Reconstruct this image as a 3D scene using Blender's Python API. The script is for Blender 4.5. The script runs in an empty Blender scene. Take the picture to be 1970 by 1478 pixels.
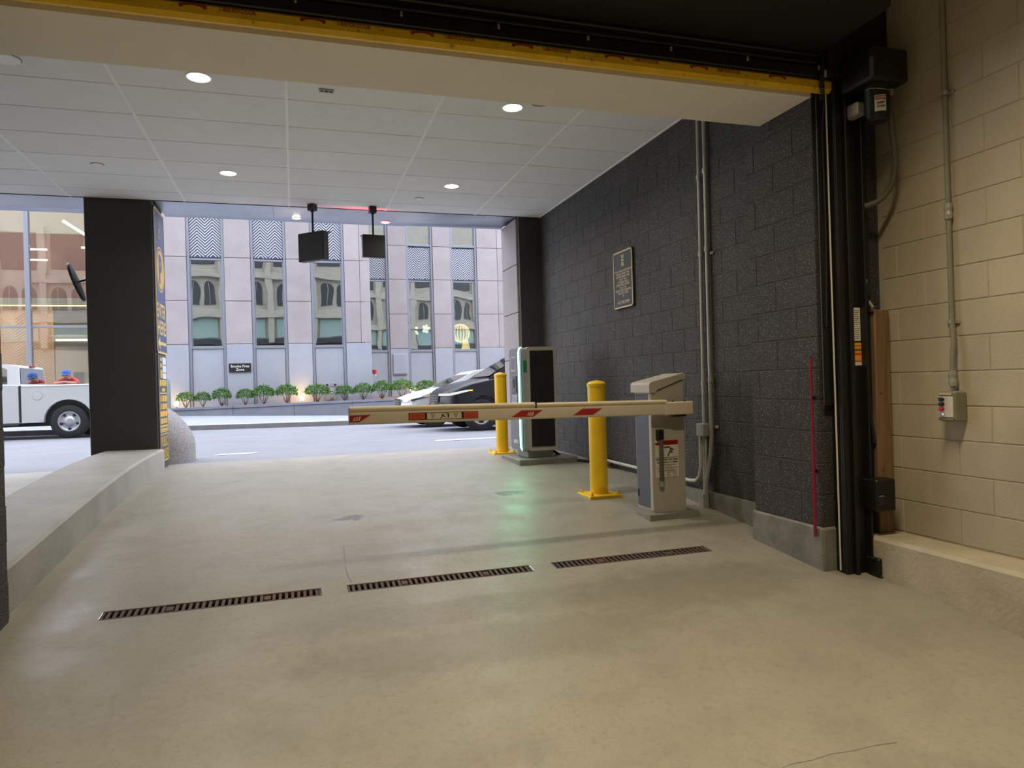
import bpy, math, random
from mathutils import Vector, Matrix
random.seed(7)
PI = math.pi
SC = bpy.context.scene
COL = SC.collection

# ------------------------------------------------------------------ camera
YAW, PITCH, ROLL, FPX = 0.301761512, -0.00122806, -0.02860362, 1348.47
fw = Vector((math.sin(YAW)*math.cos(PITCH), math.cos(YAW)*math.cos(PITCH), math.sin(PITCH)))
r0 = Vector((math.cos(YAW), -math.sin(YAW), 0)); u0 = r0.cross(fw)
rt = r0*math.cos(ROLL) + u0*math.sin(ROLL)
up = -r0*math.sin(ROLL) + u0*math.cos(ROLL)
cd = bpy.data.cameras.new('camera'); cam = bpy.data.objects.new('camera', cd); COL.objects.link(cam)
cd.sensor_fit = 'HORIZONTAL'; cd.sensor_width = 36; cd.lens = FPX/1970*36; cd.clip_start = 0.05; cd.clip_end = 300
cam.matrix_world = Matrix(((rt.x, up.x, -fw.x, 0), (rt.y, up.y, -fw.y, 0), (rt.z, up.z, -fw.z, 0), (0, 0, 0, 1)))
SC.camera = cam

# ------------------------------------------------------------------ world: flat bright overcast
w = bpy.data.worlds.new('overcast'); SC.world = w; w.use_nodes = True
bg = w.node_tree.nodes['Background']
bg.inputs['Color'].default_value = (0.80, 0.85, 1.0, 1)
bg.inputs['Strength'].default_value = 5.5
vs = SC.view_settings
vs.view_transform = 'Standard'; vs.look = 'None'; vs.gamma = 1; vs.use_curve_mapping = False
vs.exposure = 0.0
LAMP_WARM = (1.0, 0.83, 0.56)
LAMP_DOWN = (1.0, 0.92, 0.77)
DOWN_POWER = 20.0      # each recessed downlight
STRIP_POWER = 80.0     # each strip light of the garage behind the door

# ------------------------------------------------------------------ helpers
class MB:
    """collects shapes in world coordinates; build() links them as one mesh object"""
    def __init__(s, off=(0, 0, 0)):
        s.v = []; s.f = []; s.off = Vector(off)
    def add(s, vs_, fs):
        b = len(s.v); s.v += [tuple(Vector(p)-s.off) for p in vs_]; s.f += [tuple(b+i for i in f) for f in fs]; return s
    def box(s, x0, x1, y0, y1, z0, z1):
        return s.add([(x0,y0,z0),(x1,y0,z0),(x1,y1,z0),(x0,y1,z0),(x0,y0,z1),(x1,y0,z1),(x1,y1,z1),(x0,y1,z1)],
              [(0,3,2,1),(4,5,6,7),(0,1,5,4),(1,2,6,5),(2,3,7,6),(3,0,4,7)])
    def cbox(s, x0, x1, y0, y1, z0, z1, c=0.004):
        c = min(c, (x1-x0)/2.2, (y1-y0)/2.2, (z1-z0)/2.2)
        P = []; ix = {}
        lo = (x0,y0,z0); hi = (x1,y1,z1)
        for i in (0,1):
            for j in (0,1):
                for k in (0,1):
                    for a in range(3):
                        p = [hi[n] if (i,j,k)[n] else lo[n] for n in range(3)]
                        for n in range(3):
                            if n != a: p[n] += -c if (i,j,k)[n] else c
                        ix[(i,j,k,a)] = len(P); P.append(tuple(p))
        F = []
        for a in range(3):
            o = [n for n in range(3) if n != a]
            for sgn in (0,1):
                q = []
                for (m,n) in ((0,0),(1,0),(1,1),(0,1)):
                    t = [0,0,0]; t[a] = sgn; t[o[0]] = m; t[o[1]] = n; q.append(ix[(*t,a)])
                flip = (sgn == 0) ^ (a == 1)
                F.append(tuple(q[::-1] if flip else q))
        for a in range(3):
            o = [n for n in range(3) if n != a]
            for m in (0,1):
                for n in (0,1):
                    t0 = [0,0,0]; t1 = [0,0,0]; t0[a] = 0; t1[a] = 1
                    for t in (t0,t1): t[o[0]] = m; t[o[1]] = n
                    F.append((ix[(*t0,o[0])], ix[(*t1,o[0])], ix[(*t1,o[1])], ix[(*t0,o[1])]))
        for i in (0,1):
            for j in (0,1):
                for k in (0,1): F.append((ix[(i,j,k,0)], ix[(i,j,k,1)], ix[(i,j,k,2)]))
        return s.add(P, F)
    def tube(s, pts, r, n=8, caps=True):
        pts = [Vector(p) for p in pts]; rr = r if isinstance(r, (list, tuple)) else [r]*len(pts)
        P = []; F = []
        prev = None
        for i, p in enumerate(pts):
            t = (pts[min(i+1, len(pts)-1)] - pts[max(i-1, 0)]).normalized()
            if prev is None:
                a = Vector((0,0,1)) if abs(t.z) < .9 else Vector((1,0,0))
                u = t.cross(a).normalized()
            else:
                u = (prev - t*prev.dot(t)).normalized()
            prev = u; v = t.cross(u)
            for k in range(n):
                an = 2*PI*k/n; P.append(p + (u*math.cos(an)+v*math.sin(an))*rr[i])
        for i in range(len(pts)-1):
            for k in range(n):
                F.append((i*n+k, i*n+(k+1)%n, (i+1)*n+(k+1)%n, (i+1)*n+k))
        if caps: F.append(tuple(range(n))[::-1]); F.append(tuple((len(pts)-1)*n+k for k in range(n)))
        return s.add(P, F)
    def lathe(s, prof, c, n=24, axis='Z', caps=True):
        """prof: (radius, height) along the axis through c"""
        P = []; F = []
        for r, h in prof:
            for k in range(n):
                a = 2*PI*k/n; x, y = r*math.cos(a), r*math.sin(a)
                q = (x,y,h) if axis == 'Z' else ((h,x,y) if axis == 'X' else (y,h,x))
                P.append((c[0]+q[0], c[1]+q[1], c[2]+q[2]))
        for i in range(len(prof)-1):
            for k in range(n): F.append((i*n+k, i*n+(k+1)%n, (i+1)*n+(k+1)%n, (i+1)*n+k))
        if caps: F.append(tuple(range(n))[::-1]); F.append(tuple((len(prof)-1)*n+k for k in range(n)))
        return s.add(P, F)
    def prism(s, poly, axis, a0, a1):
        """poly in the two other axes (x,z for Y; y,z for X; x,y for Z)"""
        n = len(poly)
        def q(p, a): return (p[0],a,p[1]) if axis == 'Y' else ((a,p[0],p[1]) if axis == 'X' else (p[0],p[1],a))
        P = [q(p,a0) for p in poly] + [q(p,a1) for p in poly]
        F = [tuple(range(n)), tuple(range(2*n-1, n-1, -1))]
        for i in range(n): F.append((i, n+i, n+(i+1)%n, (i+1)%n))
        return s.add(P, F)
    def mesh(s, name):
        m = bpy.data.meshes.new(name); m.from_pydata(s.v, [], s.f); m.validate()
        import bmesh
        b = bmesh.new(); b.from_mesh(m); bmesh.ops.recalc_face_normals(b, faces=b.faces); b.to_mesh(m); b.free()
        return m
    def build(s, name, mat, parent=None, smooth=False):
        m = s.mesh(name); m.materials.append(mat)
        if smooth:
            for p in m.polygons: p.use_smooth = True
            try: m.set_sharp_from_angle(angle=math.radians(40))
            except Exception: pass
        return link(name, m, parent)

def link(name, data, parent=None, loc=None):
    o = bpy.data.objects.new(name, data); COL.objects.link(o)
    if parent is not None: o.parent = parent
    if loc is not None: o.location = loc
    return o
def tag(o, label=None, cat=None, group=None, kind=None):
    if label: o['label'] = label
    if cat: o['category'] = cat
    if group: o['group'] = group
    if kind: o['kind'] = kind
    return o
def thing(name, label, cat, loc=(0,0,0), rotz=0, group=None):
    o = bpy.data.objects.new(name, None); COL.objects.link(o); o.empty_display_size = .1
    o.location = loc; o.rotation_euler = (0,0,rotz)
    return tag(o, label, cat, group)
def copy_tree(o, parent=None):
    c = o.copy(); COL.objects.link(c)
    if parent is not None: c.parent = parent
    for ch in list(o.children): copy_tree(ch, c)
    return c
TEXTS = []
def text(s, mat, parent, center, face, w=None, h=0.05, name='lettering', bold=0.0, off=(0,0,0)):
    """flat printed lettering; w,h = printed width and capital height; face = direction it looks to"""
    cu = bpy.data.curves.new(name, 'FONT'); cu.body = s; cu.size = h/0.70; cu.align_x = 'CENTER'; cu.align_y = 'CENTER'
    cu.extrude = 0.0004; cu.offset = bold*h; cu.resolution_u = 3; cu.materials.append(mat)
    o = link(name, cu, parent, tuple(Vector(center)-Vector(off)))
    o.rotation_euler = {'-Y': (PI/2,0,0), '+X': (PI/2,0,PI/2), '-X': (PI/2,0,-PI/2), '+Y': (PI/2,0,PI)}[face]
    TEXTS.append((o, w))
    return o

# ------------------------------------------------------------------ materials
def nodes(name):
    m = bpy.data.materials.new(name); m.use_nodes = True
    nt = m.node_tree; return m, nt, nt.nodes['Principled BSDF']
def M(name, col, rough=.6, metal=0, var=0, vscale=3, bump=0, bscale=60, rnd=0, spec=.5, coat=0, emit=None, estr=0, alpha=1, coords='world', dirt=None):
    """procedural material: base colour, broad world-space variation, fine bump, per-object variation"""
    m, nt, b = nodes(name); N = nt.nodes; L = nt.links
    b.inputs['Roughness'].default_value = rough; b.inputs['Metallic'].default_value = metal
    b.inputs['Specular IOR Level'].default_value = spec; b.inputs['Coat Weight'].default_value = coat
    b.inputs['Base Color'].default_value = (*col, 1)
    if emit: b.inputs['Emission Color'].default_value = (*emit, 1); b.inputs['Emission Strength'].default_value = estr
    if coords == 'world':
        g = N.new('ShaderNodeNewGeometry'); P = g.outputs['Position']
    else:
        g = N.new('ShaderNodeTexCoord'); P = g.outputs['Object']
    out = None
    if var or rnd or dirt:
        rgb = N.new('ShaderNodeRGB'); rgb.outputs[0].default_value = (*col, 1); out = rgb.outputs[0]
    if var:
        n1 = N.new('ShaderNodeTexNoise'); n1.inputs['Scale'].default_value = vscale; n1.inputs['Detail'].default_value = 6; n1.inputs['Roughness'].default_value = .65
        L.new(P, n1.inputs['Vector'])
        mr = N.new('ShaderNodeMapRange'); mr.inputs[1].default_value = .3; mr.inputs[2].default_value = .7; mr.inputs[3].default_value = 1-var; mr.inputs[4].default_value = 1+var
        L.new(n1.outputs['Fac'], mr.inputs[0])
        mx = N.new('ShaderNodeVectorMath'); mx.operation = 'SCALE'; L.new(out, mx.inputs[0]); L.new(mr.outputs[0], mx.inputs['Scale']); out = mx.outputs[0]
    if rnd:
        oi = N.new('ShaderNodeObjectInfo'); m2 = N.new('ShaderNodeMapRange'); m2.inputs[3].default_value = 1-rnd; m2.inputs[4].default_value = 1+rnd
        L.new(oi.outputs['Random'], m2.inputs[0])
        mx = N.new('ShaderNodeVectorMath'); mx.operation = 'SCALE'; L.new(out, mx.inputs[0]); L.new(m2.outputs[0], mx.inputs['Scale']); out = mx.outputs[0]
    if dirt:   # (colour, scale, threshold, softness)
        n3 = N.new('ShaderNodeTexNoise'); n3.inputs['Scale'].default_value = dirt[1]; n3.inputs['Detail'].default_value = 8; n3.inputs['Roughness'].default_value = .7
        L.new(P, n3.inputs['Vector'])
        m3 = N.new('ShaderNodeMapRange'); m3.inputs[1].default_value = dirt[2]; m3.inputs[2].default_value = dirt[2]+dirt[3]; L.new(n3.outputs['Fac'], m3.inputs[0])
        mm = N.new('ShaderNodeMix'); mm.data_type = 'RGBA'; L.new(m3.outputs[0], mm.inputs[0]); L.new(out, mm.inputs[6]); mm.inputs[7].default_value = (*dirt[0], 1); out = mm.outputs[2]
    if out: L.new(out, b.inputs['Base Color'])
    if bump:
        n2 = N.new('ShaderNodeTexNoise'); n2.inputs['Scale'].default_value = bscale; n2.inputs['Detail'].default_value = 4; L.new(P, n2.inputs['Vector'])
        bp = N.new('ShaderNodeBump'); bp.inputs['Strength'].default_value = bump; bp.inputs['Distance'].default_value = .01
        L.new(n2.outputs['Fac'], bp.inputs['Height']); L.new(bp.outputs[0], b.inputs['Normal'])
    return m
def EM(name, col, strength):
    m, nt, b = nodes(name); e = nt.nodes.new('ShaderNodeEmission'); e.inputs[0].default_value = (*col,1); e.inputs[1].default_value = strength
    nt.links.new(e.outputs[0], nt.nodes['Material Output'].inputs[0]); return m
def GL(name, tint, refl, rough=0.0, glosscol=(1,1,1), wavy=0):
    """window pane: part mirror, part clear"""
    m, nt, b = nodes(name); N = nt.nodes; L = nt.links
    t = N.new('ShaderNodeBsdfTransparent'); t.inputs[0].default_value = (*tint,1)
    g = N.new('ShaderNodeBsdfGlossy'); g.inputs['Roughness'].default_value = rough; g.inputs['Color'].default_value = (*glosscol,1)
    if wavy:
        ge = N.new('ShaderNodeNewGeometry'); n = N.new('ShaderNodeTexNoise'); n.inputs['Scale'].default_value = .9; n.inputs['Detail'].default_value = 1
        L.new(ge.outputs['Position'], n.inputs['Vector']); bp = N.new('ShaderNodeBump'); bp.inputs['Strength'].default_value = wavy; bp.inputs['Distance'].default_value = .05
        L.new(n.outputs['Fac'], bp.inputs['Height']); L.new(bp.outputs[0], g.inputs['Normal'])
    fr = N.new('ShaderNodeFresnel'); fr.inputs[0].default_value = 1.5
    mr = N.new('ShaderNodeMapRange'); mr.inputs[1].default_value = .04; mr.inputs[2].default_value = 1; mr.inputs[3].default_value = refl; mr.inputs[4].default_value = 1
    L.new(fr.outputs[0], mr.inputs[0])
    x = N.new('ShaderNodeMixShader'); L.new(mr.outputs[0], x.inputs[0]); L.new(t.outputs[0], x.inputs[1]); L.new(g.outputs[0], x.inputs[2])
    L.new(x.outputs[0], N['Material Output'].inputs[0]); return m

def floor_mat():
    m, nt, b = nodes('coated_concrete_floor'); N = nt.nodes; L = nt.links
    g = N.new('ShaderNodeNewGeometry'); P = g.outputs['Position']
    def noise(sc, det=6, ro=.6):
        n = N.new('ShaderNodeTexNoise'); n.inputs['Scale'].default_value = sc; n.inputs['Detail'].default_value = det; n.inputs['Roughness'].default_value = ro; L.new(P, n.inputs['Vector']); return n.outputs['Fac']
    def mrange(v, a, b_, c, d):
        k = N.new('ShaderNodeMapRange'); k.inputs[1].default_value = a; k.inputs[2].default_value = b_; k.inputs[3].default_value = c; k.inputs[4].default_value = d; L.new(v, k.inputs[0]); return k.outputs[0]
    def mixc(f, a, c):
        k = N.new('ShaderNodeMix'); k.data_type = 'RGBA'; L.new(f, k.inputs[0])
        if isinstance(a, tuple): k.inputs[6].default_value = (*a,1)
        else: L.new(a, k.inputs[6])
        k.inputs[7].default_value = (*c,1); return k.outputs[2]
    c = mixc(mrange(noise(.8), .35, .7, 0, 1), (.320,.296,.240), (.275,.254,.207))
    c = mixc(mrange(noise(2.3, 8, .7), .50, .74, 0, .8), c, (.225,.208,.172))     # worn, dirty patches
    c = mixc(mrange(noise(26, 6, .85), .50, .66, 0, .55), c, (.20,.183,.145))       # grit
    c = mixc(mrange(noise(9, 9, .8), .66, .72, 0, .35), c, (.165,.145,.115))
    # damp and oil marks at their own places
    nz = noise(9, 5, .7)
    for (x, y, rx, ry, colr, amt) in [(1.91,6.30,.17,.12,(.075,.06,.03),.9), (.45,5.88,.11,.10,(.10,.08,.055),.75), (.33,5.86,.10,.045,(.11,.09,.06),.7), (2.25,3.75,.65,.30,(.19,.165,.125),.5), (.95,3.35,.9,.20,(.19,.165,.128),.45)]:
        s = N.new('ShaderNodeSeparateXYZ'); L.new(P, s.inputs[0])
        def ax(o, v, r):
            k = N.new('ShaderNodeMath'); k.operation = 'SUBTRACT'; L.new(o, k.inputs[0]); k.inputs[1].default_value = v
            k2 = N.new('ShaderNodeMath'); k2.operation = 'DIVIDE'; L.new(k.outputs[0], k2.inputs[0]); k2.inputs[1].default_value = r
            k3 = N.new('ShaderNodeMath'); k3.operation = 'MULTIPLY'; L.new(k2.outputs[0], k3.inputs[0]); L.new(k2.outputs[0], k3.inputs[1]); return k3.outputs[0]
        a = N.new('ShaderNodeMath'); a.operation = 'ADD'; L.new(ax(s.outputs[0], x, rx), a.inputs[0]); L.new(ax(s.outputs[1], y, ry), a.inputs[1])
        nn = mrange(nz, .3, .7, -.75, .75)
        a2 = N.new('ShaderNodeMath'); a2.operation = 'ADD'; L.new(a.outputs[0], a2.inputs[0]); L.new(nn, a2.inputs[1])
        c = mixc(mrange(a2.outputs[0], .55, .85 if rx < .3 else 1.8, amt, 0), c, colr)
    L.new(c, b.inputs['Base Color'])
    L.new(mrange(noise(3, 6), .3, .7, .34, .56), b.inputs['Roughness'])
    bp = N.new('ShaderNodeBump'); bp.inputs['Strength'].default_value = .25; bp.inputs['Distance'].default_value = .004
    L.new(noise(90, 3), bp.inputs['Height']); L.new(bp.outputs[0], b.inputs['Normal'])
    return m
def block_mat(name, ramp, speck, rough=.75):
    """masonry block: colour picked per block, aggregate specks, pitted face"""
    m, nt, b = nodes(name); N = nt.nodes; L = nt.links
    g = N.new('ShaderNodeNewGeometry'); P = g.outputs['Position']; oi = N.new('ShaderNodeObjectInfo')
    r = N.new('ShaderNodeValToRGB'); L.new(oi.outputs['Random'], r.inputs[0])
    e = r.color_ramp.elements; e[0].color = (*ramp[0],1); e[1].color = (*ramp[-1],1); e[1].position = 1
    for i, c in enumerate(ramp[1:-1]):
        k = e.new((i+1)/(len(ramp)-1)); k.color = (*c,1)
    n = N.new('ShaderNodeTexNoise'); n.inputs['Scale'].default_value = 120; n.inputs['Detail'].default_value = 1; L.new(P, n.inputs['Vector'])
    k = N.new('ShaderNodeMapRange'); k.inputs[1].default_value = .62; k.inputs[2].default_value = .70; k.inputs[4].default_value = speck[1]; L.new(n.outputs['Fac'], k.inputs[0])
    mx = N.new('ShaderNodeMix'); mx.data_type = 'RGBA'; L.new(k.outputs[0], mx.inputs[0]); L.new(r.outputs[0], mx.inputs[6]); mx.inputs[7].default_value = (*speck[0],1)
    n2 = N.new('ShaderNodeTexNoise'); n2.inputs['Scale'].default_value = 1.6; n2.inputs['Detail'].default_value = 6; L.new(P, n2.inputs['Vector'])
    k2 = N.new('ShaderNodeMapRange'); k2.inputs[1].default_value = .3; k2.inputs[2].default_value = .7; k2.inputs[3].default_value = .86; k2.inputs[4].default_value = 1.12; L.new(n2.outputs['Fac'], k2.inputs[0])
    sc = N.new('ShaderNodeVectorMath'); sc.operation = 'SCALE'; L.new(mx.outputs[2], sc.inputs[0]); L.new(k2.outputs[0], sc.inputs['Scale'])
    L.new(sc.outputs[0], b.inputs['Base Color']); b.inputs['Roughness'].default_value = rough
    n3 = N.new('ShaderNodeTexNoise'); n3.inputs['Scale'].default_value = 70; n3.inputs['Detail'].default_value = 5; L.new(P, n3.inputs['Vector'])
    bp = N.new('ShaderNodeBump'); bp.inputs['Strength'].default_value = .35; bp.inputs['Distance'].default_value = .006; L.new(n3.outputs['Fac'], bp.inputs['Height']); L.new(bp.outputs[0], b.inputs['Normal'])
    return m
def wood_mat(name, c1, c2):
    m, nt, b = nodes(name); N = nt.nodes; L = nt.links
    g = N.new('ShaderNodeNewGeometry'); mp = N.new('ShaderNodeMapping'); mp.inputs['Scale'].default_value = (18, 18, 1.2); L.new(g.outputs['Position'], mp.inputs[0])
    n = N.new('ShaderNodeTexNoise'); n.inputs['Scale'].default_value = 1.5; n.inputs['Detail'].default_value = 7; n.inputs['Distortion'].default_value = 1; L.new(mp.outputs[0], n.inputs['Vector'])
    r = N.new('ShaderNodeValToRGB'); r.color_ramp.elements[0].position = .3; r.color_ramp.elements[1].position = .7; r.color_ramp.elements[0].color = (*c1,1); r.color_ramp.elements[1].color = (*c2,1)
    L.new(n.outputs['Fac'], r.inputs[0]); L.new(r.outputs[0], b.inputs['Base Color']); b.inputs['Roughness'].default_value = .65
    return m

MT = dict(
 floor=floor_mat(),
 kerb=M('concrete_kerb', (.34,.325,.285), .55, var=.16, vscale=2.5, bump=.3, bscale=60),
 base=M('stained_concrete_base', (.20,.195,.165), .7, var=.3, vscale=5, bump=.35, bscale=50, dirt=((.11,.095,.075), 8, .62, .12)),
 dark=block_mat('dark_ground_face_block', [(.032,.030,.028),(.042,.034,.033),(.030,.032,.028),(.039,.032,.031),(.035,.034,.031)], ((.30,.29,.265), .8)),
 darkmortar=M('dark_mortar', (.066,.061,.058), .9, bump=.3),
 cream=block_mat('cream_painted_block', [(.45,.395,.285),(.47,.41,.30),(.44,.39,.285)], ((.36,.31,.22), .35), .6),
 creammortar=M('cream_painted_mortar', (.43,.375,.275), .7, bump=.3),
 creamkerb=M('cream_painted_kerb', (.44,.39,.29), .6, var=.15, vscale=4, bump=.4, bscale=40, dirt=((.22,.18,.13), 14, .64, .1)),
 tile=M('ceiling_tile', (.88,.895,.92), .9, var=.02, vscale=4, bump=.15, bscale=200, rnd=.02),  # white tile; the slight blue tint paints in cool light from the street
 tee=M('white_painted_tee', (.97,.97,.97), .5),
 soffit=M('soffit_plaster', (.84,.79,.69), .85, var=.03, vscale=3, bump=.2, bscale=160),
 steel=M('galvanized_soffit', (.40,.43,.50), .33, metal=1, var=.12, vscale=1.5, bump=.05, bscale=3),
 darkpaint=M('dark_bronze_paint', (.042,.041,.039), .6, var=.1, vscale=3),
 black=M('black_metal', (.007,.007,.0065), .45, var=.2, vscale=5),
 blackmatte=M('black_matte', (.009,.0085,.0075), .75, var=.25, vscale=4),
 rubber=M('black_rubber', (.014,.014,.014), .7),
 yellow=M('yellow_paint', (.86,.53,.008), .42, var=.06, vscale=6, dirt=((.40,.22,.01), 20, .68, .1)),
 baryellow=M('yellow_rubber_edge', (.86,.54,.012), .5, var=.12, vscale=7, dirt=((.09,.065,.02), 16, .60, .12)),
 redprint=M('red_print', (.30,.035,.010), .6),
 beige=M('beige_powder_coat', (.46,.43,.355), .45, var=.04, vscale=4),
 grey=M('grey_powder_coat', (.30,.30,.285), .45, var=.05, vscale=4),
 slate=M('slate_blue_panel', (.085,.092,.115), .5, var=.06, vscale=5),
 armwhite=M('arm_cream_white', (.70,.63,.49), .5, var=.04, vscale=6, dirt=((.38,.32,.22), 25, .70, .1)),
 armpad=M('arm_foam_edge', (.66,.55,.37), .7, var=.06, vscale=8),
 red=M('red_reflective', (.42,.018,.022), .4),
 orange=M('orange_red_print', (.62,.085,.035), .5),
 white=M('white_print', (.78,.77,.72), .5),
 ink=M('black_ink', (.012,.011,.010), .6),
 paper=M('label_paper', (.66,.63,.54), .6),
 amber=M('amber_print', (.78,.40,.015), .5),
 pipe=M('galvanized_pipe', (.40,.39,.345), .42, metal=.35, var=.12, vscale=8),
 pipegreen=M('painted_conduit', (.235,.225,.165), .5, var=.1, vscale=8),
 hose=M('flex_hose', (.10,.09,.07), .6),
 wood=wood_mat('rough_lumber', (.15,.085,.036), (.27,.165,.08)),
 magenta=M('red_painted_rod', (.25,.012,.040), .45),
 grate=M('rusty_cast_iron', (.085,.060,.048), .65, metal=.4, var=.35, vscale=7, dirt=((.12,.055,.035), 2.0, .48, .2)),
 pit=M('drain_pit', (.012,.010,.008), .9),
 plaque=M('plaque_bronze', (.022,.020,.021), .55),
 gold=M('plaque_gold', (.50,.38,.20), .4, metal=.3),
 signblue=M('sign_blue', (.05,.07,.19), .45),
 signyellow=M('sign_yellow', (.60,.38,.05), .5),
 signwhite=M('sign_cream', (.62,.46,.16), .5),
 signdark=M('sign_dark', (.050,.052,.065), .45),
 signlight=M('sign_light_panel', (.62,.72,.90), .4),
 granite=M('speckled_granite', (.20,.185,.175), .65, var=.15, vscale=4, dirt=((.42,.41,.41), 70, .53, .06)),
 asphalt=M('asphalt', (.205,.207,.222), .75, var=.08, vscale=1.2, bump=.4, bscale=120, dirt=((.165,.165,.18), 3, .62, .15)),
 walk=M('concrete_sidewalk', (.29,.305,.33), .75, var=.08, vscale=2, bump=.3, bscale=60),
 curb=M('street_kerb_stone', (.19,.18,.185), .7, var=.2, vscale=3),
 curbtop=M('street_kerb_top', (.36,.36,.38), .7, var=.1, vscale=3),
 limestone=M('limestone_panel', (.295,.262,.262), .75, var=.09, vscale=1.4, rnd=.07, bump=.15, bscale=40),
 lowstone=M('blue_grey_slab', (.29,.305,.345), .7, var=.06, vscale=1.5, rnd=.04),
 joint=M('dark_joint', (.17,.16,.17), .9),
 metalframe=M('window_frame_metal', (.21,.22,.255), .45, metal=.2),
 chevlight=M('chevron_rib', (.42,.43,.46), .5, metal=.1),
 chevdark=M('chevron_back', (.06,.075,.11), .6),
 roomdark=M('dim_room', (.055,.055,.05), .9, var=.3, vscale=.6),
 planter=M('planter_granite', (.17,.175,.205), .6, var=.14, vscale=2.5, rnd=.06),
 soil=M('mulch', (.20,.12,.075), .9, var=.3, vscale=9),
 stemm=M('shrub_twig', (.13,.085,.055), .8),
 leaf=M('boxwood_leaf', (.055,.145,.02), .55, var=.35, vscale=9),
 glass=GL('office_glass', (.40,.44,.42), .36, wavy=.12, glosscol=(.92,.95,.92)),
 lobbyglass=GL('lobby_glass', (.86,.88,.88), .13, wavy=.05),
 carglass=GL('car_glass', (.10,.12,.12), .22),
 truckglass=GL('truck_glass', (.22,.25,.25), .30),
 carwhite=M('white_car_paint', (.57,.57,.57), .35),
 cargrey=M('dark_grey_car_paint', (.018,.019,.023), .3, spec=.35),
 tyre=M('tyre_rubber', (.022,.022,.023), .75, bump=.2),
 rim=M('steel_wheel', (.46,.47,.50), .35, metal=.6),
 chrome=M('chrome', (.75,.76,.78), .12, metal=1),
 blackplastic=M('black_plastic', (.018,.018,.02), .5),
 skin=M('skin', (.38,.20,.145), .55), shirt=M('red_shirt', (.36,.035,.03), .8), cap=M('blue_cap', (.02,.085,.30), .7), jeans=M('dark_trousers', (.06,.07,.10), .85),
 lobbywood=M('oak_panelling', (.52,.30,.12), .6, var=.1, vscale=2), lobbywoodrib=M('oak_rib', (.38,.20,.075), .6),
 lobbywall=M('lobby_plaster', (.34,.27,.17), .8, var=.05), lobbybrown=M('lobby_copper_panel', (.30,.13,.065), .5, var=.15, vscale=.8), lobbycream=M('lobby_cream', (.45,.38,.27), .7),
 facade=M('gothic_stone', (.40,.37,.31), .8, var=.1, vscale=1.5), facadedark=M('gothic_window', (.05,.055,.06), .4), teal=M('storefront_teal', (.30,.42,.38), .4),
 road=M('white_road_paint', (.42,.42,.42), .6),
)
EMI = dict(
 lamp=EM('lamp_disc', (1.0,.93,.78), 14), tube=EM('lamp_tube', LAMP_WARM, 10), red=EM('led_red', (1.0,.03,.03), 22), green=EM('led_green', (.10,1.0,.30), 8),
 mint=EM('led_mint', (.35,1.0,.72), 3.2), screen=EM('kiosk_screen', (.55,.60,.75), .35), warm=EM('warm_glow', (1.0,.66,.24), 9), warmstrip=EM('warm_cove', (1.0,.80,.42), 3), whitestrip=EM('white_line_light', (1.0,.95,.85), 8),
 brake=M('brake_lens', (.35,.015,.02), .3), turn=EM('turn_signal', (1.0,.45,.15), 2.0), head=EM('headlight', (1.0,.98,.95), .9), amber=M('amber_lens', (.6,.2,.02), .3),
)

def interp(tab, x):
    if x <= tab[0][0]:
        (a,b),(c,d) = tab[0],tab[1]; return b+(d-b)*(x-a)/(c-a)
    for (a,b),(c,d) in zip(tab, tab[1:]):
        if x <= c: return b+(d-b)*(x-a)/(c-a)
    return tab[-1][1]
FZ = [(0,-1.58),(5.2,-1.122),(6,-1.056),(6.8,-1.00),(7.5,-.962),(8.2,-.940),(9.0,-.930),(10.2,-.950)]
def fz(y): return interp(FZ, y)
def sz(x, y):
    t = max(0, min(1, (y-10.2)/10.5)); return -.95 + t*(-.113-.011*x)
ZC = 2.335

# ================================================================== THE SETTING
# floor with the slot of the trench drain left open
GR = [(-1.035,.125),(.272,1.437),(1.588,2.746)]; GY0, GY1 = 4.243, 4.363
xs = sorted([-5.5,3.69]+[v for g in GR for v in g]); ys = [-10,-6,-3,0,1.5,3,GY0,GY1,5.2,6,6.8,7.5,8.2,9.0,9.36,9.8,10.2]
mb = MB()
for i in range(len(xs)-1):
    for j in range(len(ys)-1):
        if ys[j] == GY0 and (xs[i],xs[i+1]) in GR: continue
        a,b,c,d = xs[i],xs[i+1],ys[j],ys[j+1]
        mb.add([(a,c,fz(c)),(b,c,fz(c)),(b,d,fz(d)),(a,d,fz(d))], [(0,1,2,3)])
floor = tag(mb.build('floor', MT['floor']), 'sloping coated concrete floor of the garage entrance', kind='structure')
mb = MB()
for a,b in GR:
    z = fz(4.3); mb.add([(a,GY0,z-.12),(b,GY0,z-.12),(b,GY1,z-.12),(a,GY1,z-.12),(a,GY0,z-.006),(b,GY0,z-.006),(b,GY1,z+.004),(a,GY1,z+.004)], [(0,1,2,3),(0,1,5,4),(1,2,6,5),(2,3,7,6),(3,0,4,7)])
mb.build('drain_trench', MT['pit'], floor)

# hairline cracks and a slab joint
def crack(pts, wd):
    P = []
    for i,(x,y) in enumerate(pts): P += [(x,y-wd*(.5+.5*random.random()),fz(y)+.0012),(x+.004,y+wd*(.5+.5*random.random()),fz(y)+.0012)]
    MB().add(P,[(2*i,2*i+2,2*i+3,2*i+1) for i in range(len(pts)-1)]).build('crack', MT['base'], floor)
crack([(1.58,2.095),(1.66,2.112),(1.75,2.108),(1.84,2.116),(1.93,2.108),(2.03,2.110),(2.13,2.100)],.0022)
crack([(.300,4.40),(.288,4.55),(.286,4.70),(.296,4.90),(.305,5.15)],.0012); crack([(.305,5.148),(.42,5.13),(.56,5.10)],.0012)

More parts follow.
